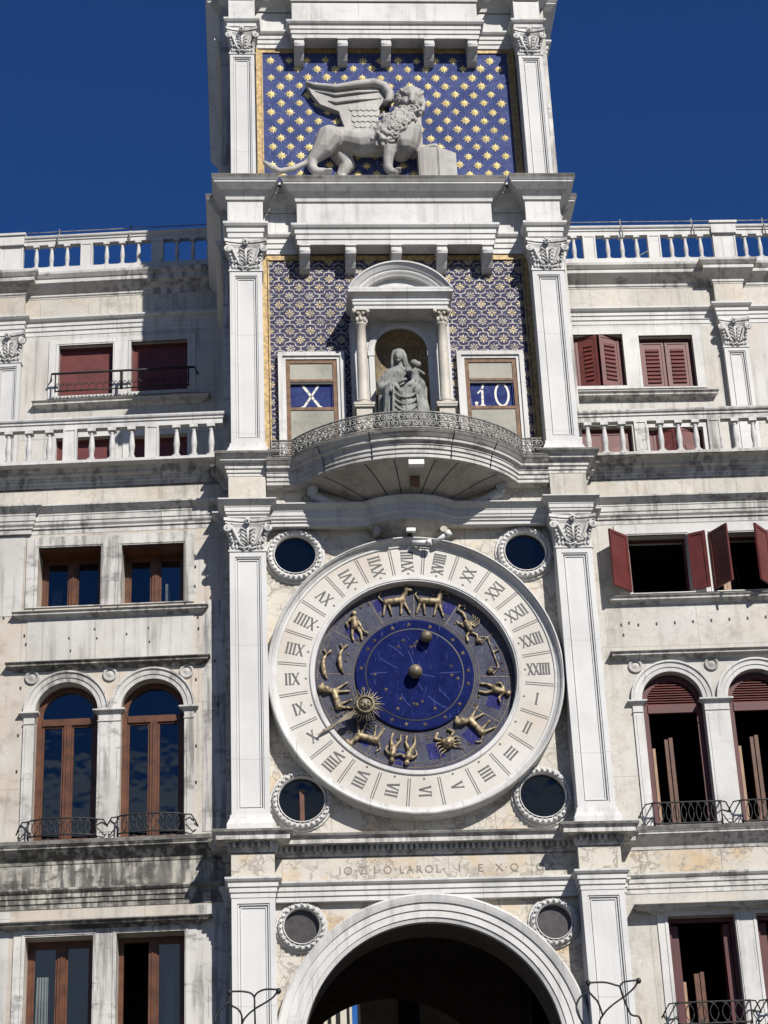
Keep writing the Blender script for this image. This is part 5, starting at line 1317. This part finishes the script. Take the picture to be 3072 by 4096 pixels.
m = MB(); m.add([(2.36, -.36, 1.62), (2.55, -.50, 1.62), (2.55, -.50, 2.42), (2.36, -.36, 2.42)], [(0, 1, 2, 3)]); part('pane', m, 'mirror' if 'mirror' in M else M.setdefault('mirror', glass('casement_glass', (.1, .1, .12), .1)), w, 'RL')
w = wood_window(RWG, 'RL', *rh[8][:4], d=-.18, mat='redwood2', mull=False, fw=.04, glazed=False)
place_shutter(w, 'RL', 3.36, 1.60, .45, 1.02, -60, 'redwood', .04, False, False)
# arched windows with louvred heads
for h in (rh[2], rh[3], rh[7]):
    a, b, z0, z1 = h[:4]; c = (a+b)/2; r = (b-a)/2; zs = z1-r; d = -.14
    m = MB(); m.box(a, a+.10, d-.06, d, z0, zs); m.box(b-.10, b, d-.06, d, z0, zs); m.box(a+.10, b-.10, d-.06, d+.02, zs-.17, zs-.03)
    m.ring(c, zs-.03, [(r, d-.06), (r, d), (r-.08, d), (r-.08, d-.06)], 0, 180, 28)
    w = part('window', m, 'redwood2', RWG, 'RL', 'dark red window with louvred head')
    m = MB(); n = 10
    for k in range(n):
        z = zs-.02+k*.042; q = max(0, (r-.07)**2-(z-zs+.02)**2)**.5
        if q > .05: m.add([(c-q, d-.05, z+.044), (c+q, d-.05, z+.044), (c+q, d+.005, z), (c-q, d+.005, z), (c-q, d+.005, z-.008), (c+q, d+.005, z-.008)], [(0, 1, 2, 3), (3, 2, 5, 4)])
    part('louvres', m, 'redwood', w, 'RL')
    m = MB(); m.box(c-.13, c-.075, -.55, -.42, z0, -.82); m.box(c-.06, c+.0, -.52, -.40, z0, -.80); part('casement', m, 'terracotta', w, 'RL')
    m = MB(); m.box(a+.14, a+.185, -.40, -.33, z0, -1.0); part('casement', m, 'palewood', w, 'RL')
for h in rh[4:7]:
    a, b, z0, z1 = h[:4]; c = (a+b)/2; d = -.14
    m = MB(); m.box(a, a+.06, d-.06, d, z0, z1); m.box(b-.06, b, d-.06, d, z0, z1); m.box(a+.06, b-.06, d-.06, d, z1-.07, z1)
    m.box(a+.07, a+.17, d-.30, d-.05, z0, z1-.1); m.box(b-.17, b-.07, d-.30, d-.05, z0, z1-.1)
    w = part('window', m, 'redwood2', RWG, 'RL', 'dark red framed tall window')
    m = MB(); m.box(c-.13, c-.05, -.55, -.42, z0, -4.62); m.box(c-.04, c+.02, -.52, -.40, z0, -4.60); part('casement', m, 'terracotta', w, 'RL')
    m = MB(); m.box(a+.20, a+.245, -.45, -.38, z0, -4.75); part('casement', m, 'palewood', w, 'RL')
clamps(RWG, 'RL', [(.70+.3*k, 1.02+.01*k) for k in range(9)]+[(.42, 1.03), (.55, 1.06), (.44, .85), (.49, -1.0), (.47, -1.7), (.52, -1.95), (.52, -2.12), (.60, -4.9), (1.85, -4.8), (1.83, -1.6), (1.84, -2.0)])
iron_oval_rail('grey iron railing of ovals across the louvred arch nearest the tower on its right', 'RL', .60, 1.66, -2.46, -2.09, .24, 0, 9, 'iron railings of the right arched windows')
iron_oval_rail('grey iron railing of ovals across the louvred arch at the right edge of the photo', 'RL', 1.98, 3.04, -2.46, -2.09, .24, 0, 9, 'iron railings of the right arched windows')
iron_oval_rail('black iron railing across the bottom window right of the tower', 'RL', .66, 1.76, -5.55, -5.20, .24, 0, 6)
iron_oval_rail('black iron railing across the bottom window at the right edge of the photo', 'RL', 2.02, 3.12, -5.55, -5.20, .24, 0, 6)
# upper storey
VH = [(.60, 1.61, 7.32, 8.46), (1.92, 2.965, 7.28, 8.42), (.60, 1.61, 4.2, 6.45), (1.92, 2.96, 4.2, 6.40)]
m = MB(); m.wall(-.4, XR, 3.9, 9.0, 0, VH, .2); m.box(-.4, XR, -9, -.3, 9.0, 9.98); m.box(-.4, XR, -9, -8.8, 3.9, 9.0)  # unseen rear extended to cast shade on the lane houses
part('wall', m, 'upwall', RWG, 'RU')
rp = [(-.4, 0), (3.49, 0), (3.49, .14), (4.04, .14), (4.04, 0), (XR, 0)]
m = MB(); m.sweep(rp, architrave(8.68, 9.02, .12, -.1)); part('architrave', m, 'stone', RWG, 'RU')
m = MB(); m.sweep(rp, [(-.08, 9.02), (.012, 9.02), (.012, 9.50), (-.08, 9.50)]); part('frieze', m, 'cream', RWG, 'RU')
m = MB(); m.sweep(rp, [(-.1, 9.49), (.02, 9.49), (.02, 9.51), (.04, 9.53), (.04, 9.58), (.06, 9.60), (.12, 9.65), (.21, 9.72), (.22, 9.73), (.22, 9.80), (.24, 9.81), (.29, 9.87), (.295, 9.92), (-.1, 9.96)]); part('cornice', m, 'worn', RWG, 'RU')
m = MB(); m.wall(.46, 3.13, 7.25, 8.61, .02, VH[:2], .05); m.box(3.13, 3.134, -.01, .019, 7.25, 8.61)
part('window_surround', m, 'stone', RWG, 'RU')
m = MB()
for h in VH[2:]: m.frame(h[0]-.13, h[1]+.13, 4.1, h[3]+.13, .13, -.01, .025, False)
part('window_surround', m, 'stone', RWG, 'RU')
hood(RWG, 'RU', .42, 3.16, 6.98, 7.13, .16, 'worn', 'sill')
pil = pilaster(3.53, 4.0, 4.1, 8.05, RWG, 'RU', .2, None, 'shaft', .07, fwd=.14)
part('capital', capital_mesh(.47, .62, .2).mesh('capital', 'stone'), None, pil, mat4=at('RU', 3.765, .14, 8.05))
m = MB(); m.box(3.14, 3.42, -.01, .006, 4.2, 8.62); part('stone_slab', m, 'rwall', RWG, 'RU')
for i, h in enumerate(VH):
    a, b, z0, z1 = h; c = (a+b)/2; H = z1-z0
    m = MB(); m.frame(a, b, z0, z1, .05, -.20, -.13); m.box(a, b, -.26, -.22, z0, z1); w = part('window', m, 'redwood2', RWG, 'RU', 'dark red shuttered window')
    if i in (0, 3):                            # ajar, folded outwards at the middle
        q = .16
        place_shutter(w, 'RU', a+.02, z0+.02, .13, H-.05, 0, 'redwood', -.10, False)
        place_shutter(w, 'RU', a+.16, z0+.02, .36, H-.03, -20, 'redwood', -.10, True, slats=9)
        place_shutter(w, 'RU', b-.06, z0+.02, .42, H-.03, 18, 'redwood', -.10, True, True, slats=9)
    else:
        place_shutter(w, 'RU', a+.03, z0+.02, .46, H-.10, 0, 'redwood', -.10, True); place_shutter(w, 'RU', b-.07, z0+.02, .46, H-.10, 0, 'redwood', -.10, True, True)
seg = [('p', 3.80, .45, 1), ('p', 1.12, .25), ('p', 2.405, .25), ('p', 5.3, .25)]
for u in (.20, .49, .82, 1.485, 1.77, 2.06, 2.75, 3.03, 3.33, 4.22, 4.51, 4.80): seg.append(('b', u))
balustrade('white stone roof balustrade on the wing right of the tower, against blue sky', 'RU', .12, seg, 10.07, 10.63, 10.84, (.0, 6.3), rb=.06, pl=.17)
guard('thin metal rod on curved posts above the roof balustrade right of the tower', 'RU', .12, .2, 6.3, 10.97, (1.78, 3.2, 4.62))
seg = [('p', 1.025, .22), ('p', 2.275, .22), ('p', 3.6, .22)]
for u in (.13, .41, .71, 1.36, 1.67, 1.96, 2.63, 2.94, 3.25, 3.95): seg.append(('b', u))
balustrade('white stone terrace balustrade right of the tower, before the red shutters', 'RL', .27, seg, 4.03, 4.63, 4.85, (.0, 6.2), mat='worn', rb=.066)
# string of lamps seen through the roof balustrade on the right
ch = thing('string_lights', 'sagging string of small bulbs hung behind the right roof balustrade', 'string lights', 'RU', (1.6, -1.0, 10.6))
pts = [(.4+2.4*k/24, -1.0, 10.58+.62*(k/24)-.30*math.sin(PI*k/24)) for k in range(25)]
m = MB(); m.tube(pts, .012, 5); part('cable', m, 'greyiron', ch, 'RU')
for k in range(1, 25, 2):
    m = MB(); p = pts[k]; m.ball((p[0], p[1], p[2]-.03), .03, 8, 6); part('bulb', m, 'greyiron', ch, 'RU')

# ================================================================== WROUGHT IRON ON THE LOWER PILASTERS
def iron(label, lines, base):
    o = thing('iron_bracket', label, 'bracket', 'T', base, 'wrought iron brackets on the lower pilasters')
    m = MB()
    for l in lines:
        P = [Vector(p) for p in l]; Q = []
        for i in range(len(P)-1):
            p0, p1, p2, p3 = P[max(i-1, 0)], P[i], P[i+1], P[min(i+2, len(P)-1)]
            for k in range(6):
                t = k/6; Q.append(.5*((2*p1)+(-p0+p2)*t+(2*p0-5*p1+4*p2-p3)*t*t+(-p0+3*p1-3*p2+p3)*t**3))
        Q.append(P[-1]); m.tube([tuple(q) for q in Q], .0145, 6)
    part('scroll_arms', m, 'iron', o)
    return o
def knob(o, pts):
    for p in pts: m = MB(); m.ball(p, .038, 10, 7, (1, 1, 1.2)); part('knob', m, 'iron', o)
o = iron('black wrought iron bracket with curling arms on the pilaster left of the archway', [
    [(-2.99, .62, -5.08), (-2.83, .62, -5.08), (-2.70, .60, -5.10), (-2.64, .58, -5.16), (-2.635, .56, -5.30), (-2.63, .45, -5.55), (-2.63, .0, -6.1)],
    [(-2.64, .58, -5.16), (-2.59, .60, -5.10), (-2.47, .62, -5.06), (-2.29, .62, -5.07)],
    [(-2.29, .62, -5.07), (-2.39, .60, -5.19), (-2.63, .55, -5.32), (-2.76, .5, -5.42), (-2.82, .45, -5.52), (-2.86, .3, -5.75), (-2.86, .0, -6.1)],
    [(-2.99, .62, -5.08), (-3.0, .6, -5.2), (-2.96, .58, -5.27), (-2.87, .55, -5.32), (-2.82, .52, -5.41), (-2.82, .45, -5.54)],
    [(-3.0, .6, -5.22), (-3.16, .6, -5.37), (-3.20, .6, -5.50), (-3.2, .5, -5.7)]], (-2.64, .0, -6.1))
knob(o, [(-2.99, .62, -5.09), (-2.29, .62, -5.09)])
o = iron('black wrought iron bracket with curling arms on the pilaster right of the archway', [
    [(2.20, .62, -5.09), (2.43, .62, -5.09), (2.59, .60, -5.13), (2.65, .6, -5.16), (2.69, .56, -5.29), (2.79, .5, -5.53), (2.91, .5, -5.58), (2.93, .4, -5.75), (2.8, .0, -6.1)],
    [(2.65, .6, -5.16), (2.71, .6, -5.09), (2.92, .62, -5.07)],
    [(2.92, .62, -5.07), (2.87, .6, -5.16), (2.74, .58, -5.27), (2.52, .55, -5.41), (2.39, .5, -5.53), (2.33, .4, -5.68), (2.4, .0, -6.1)],
    [(2.20, .62, -5.09), (2.19, .6, -5.2), (2.25, .58, -5.28), (2.32, .55, -5.36), (2.38, .5, -5.53)],
    [(2.2, .6, -5.2), (2.06, .6, -5.29), (1.99, .6, -5.43), (2.02, .6, -5.57), (2.1, .5, -5.66)]], (2.6, 0, -6.1))
knob(o, [(2.19, .62, -5.09), (2.93, .62, -5.08)])

# ================================================================== BEYOND THE PASSAGE + GROUND
m = MB(); m.box(-400, 400, -400, 400, GZ-.2, GZ)
g = link('ground', m.mesh('ground', 'paving'), None, Matrix.Identity(4)); g['kind'] = 'structure'
M['ochre'] = plain('ochre_plaster', (.34, .22, .11), .85, .2, 1.5); M['pale'] = plain('pale_plaster', (.62, .58, .48), .85, .15, 1.5)
def far_house(label, u0, u1, y, z1, mat, wins, deep=6, eave=.2):
    o = thing('house', label, 'house', 'T', ((u0+u1)/2, -y, GZ))
    m = MB(); m.box(u0, u1, -y-deep, -y, GZ, z1); part('wall', m, mat, o)
    m = MB(); m.box(u0-eave, u1+eave, -y-deep-eave, -y+eave, z1, z1+.3); part('roof', m, 'rust', o)
    for (a, b, c, d) in wins:
        m = MB(); m.box(a, b, -y-.02, -y+.03, c, d); part('window', m, 'room', o)
far_house('pale house seen through the archway on the left side of the lane', -9, .24, 30, 4, 'pale', [(.10, .17, -5, 3), (-.22, -.10, -5, 3), (-.46, -.36, -5, 3), (-.64, -.58, -5, 3)], 6, .05)
far_house('ochre house seen through the archway on the right side of the lane', -.36, 8, 14, 6, 'ochre', [(.45, .9, -5, 3), (2.2, 3, -5, -1)], 1.2, .05)
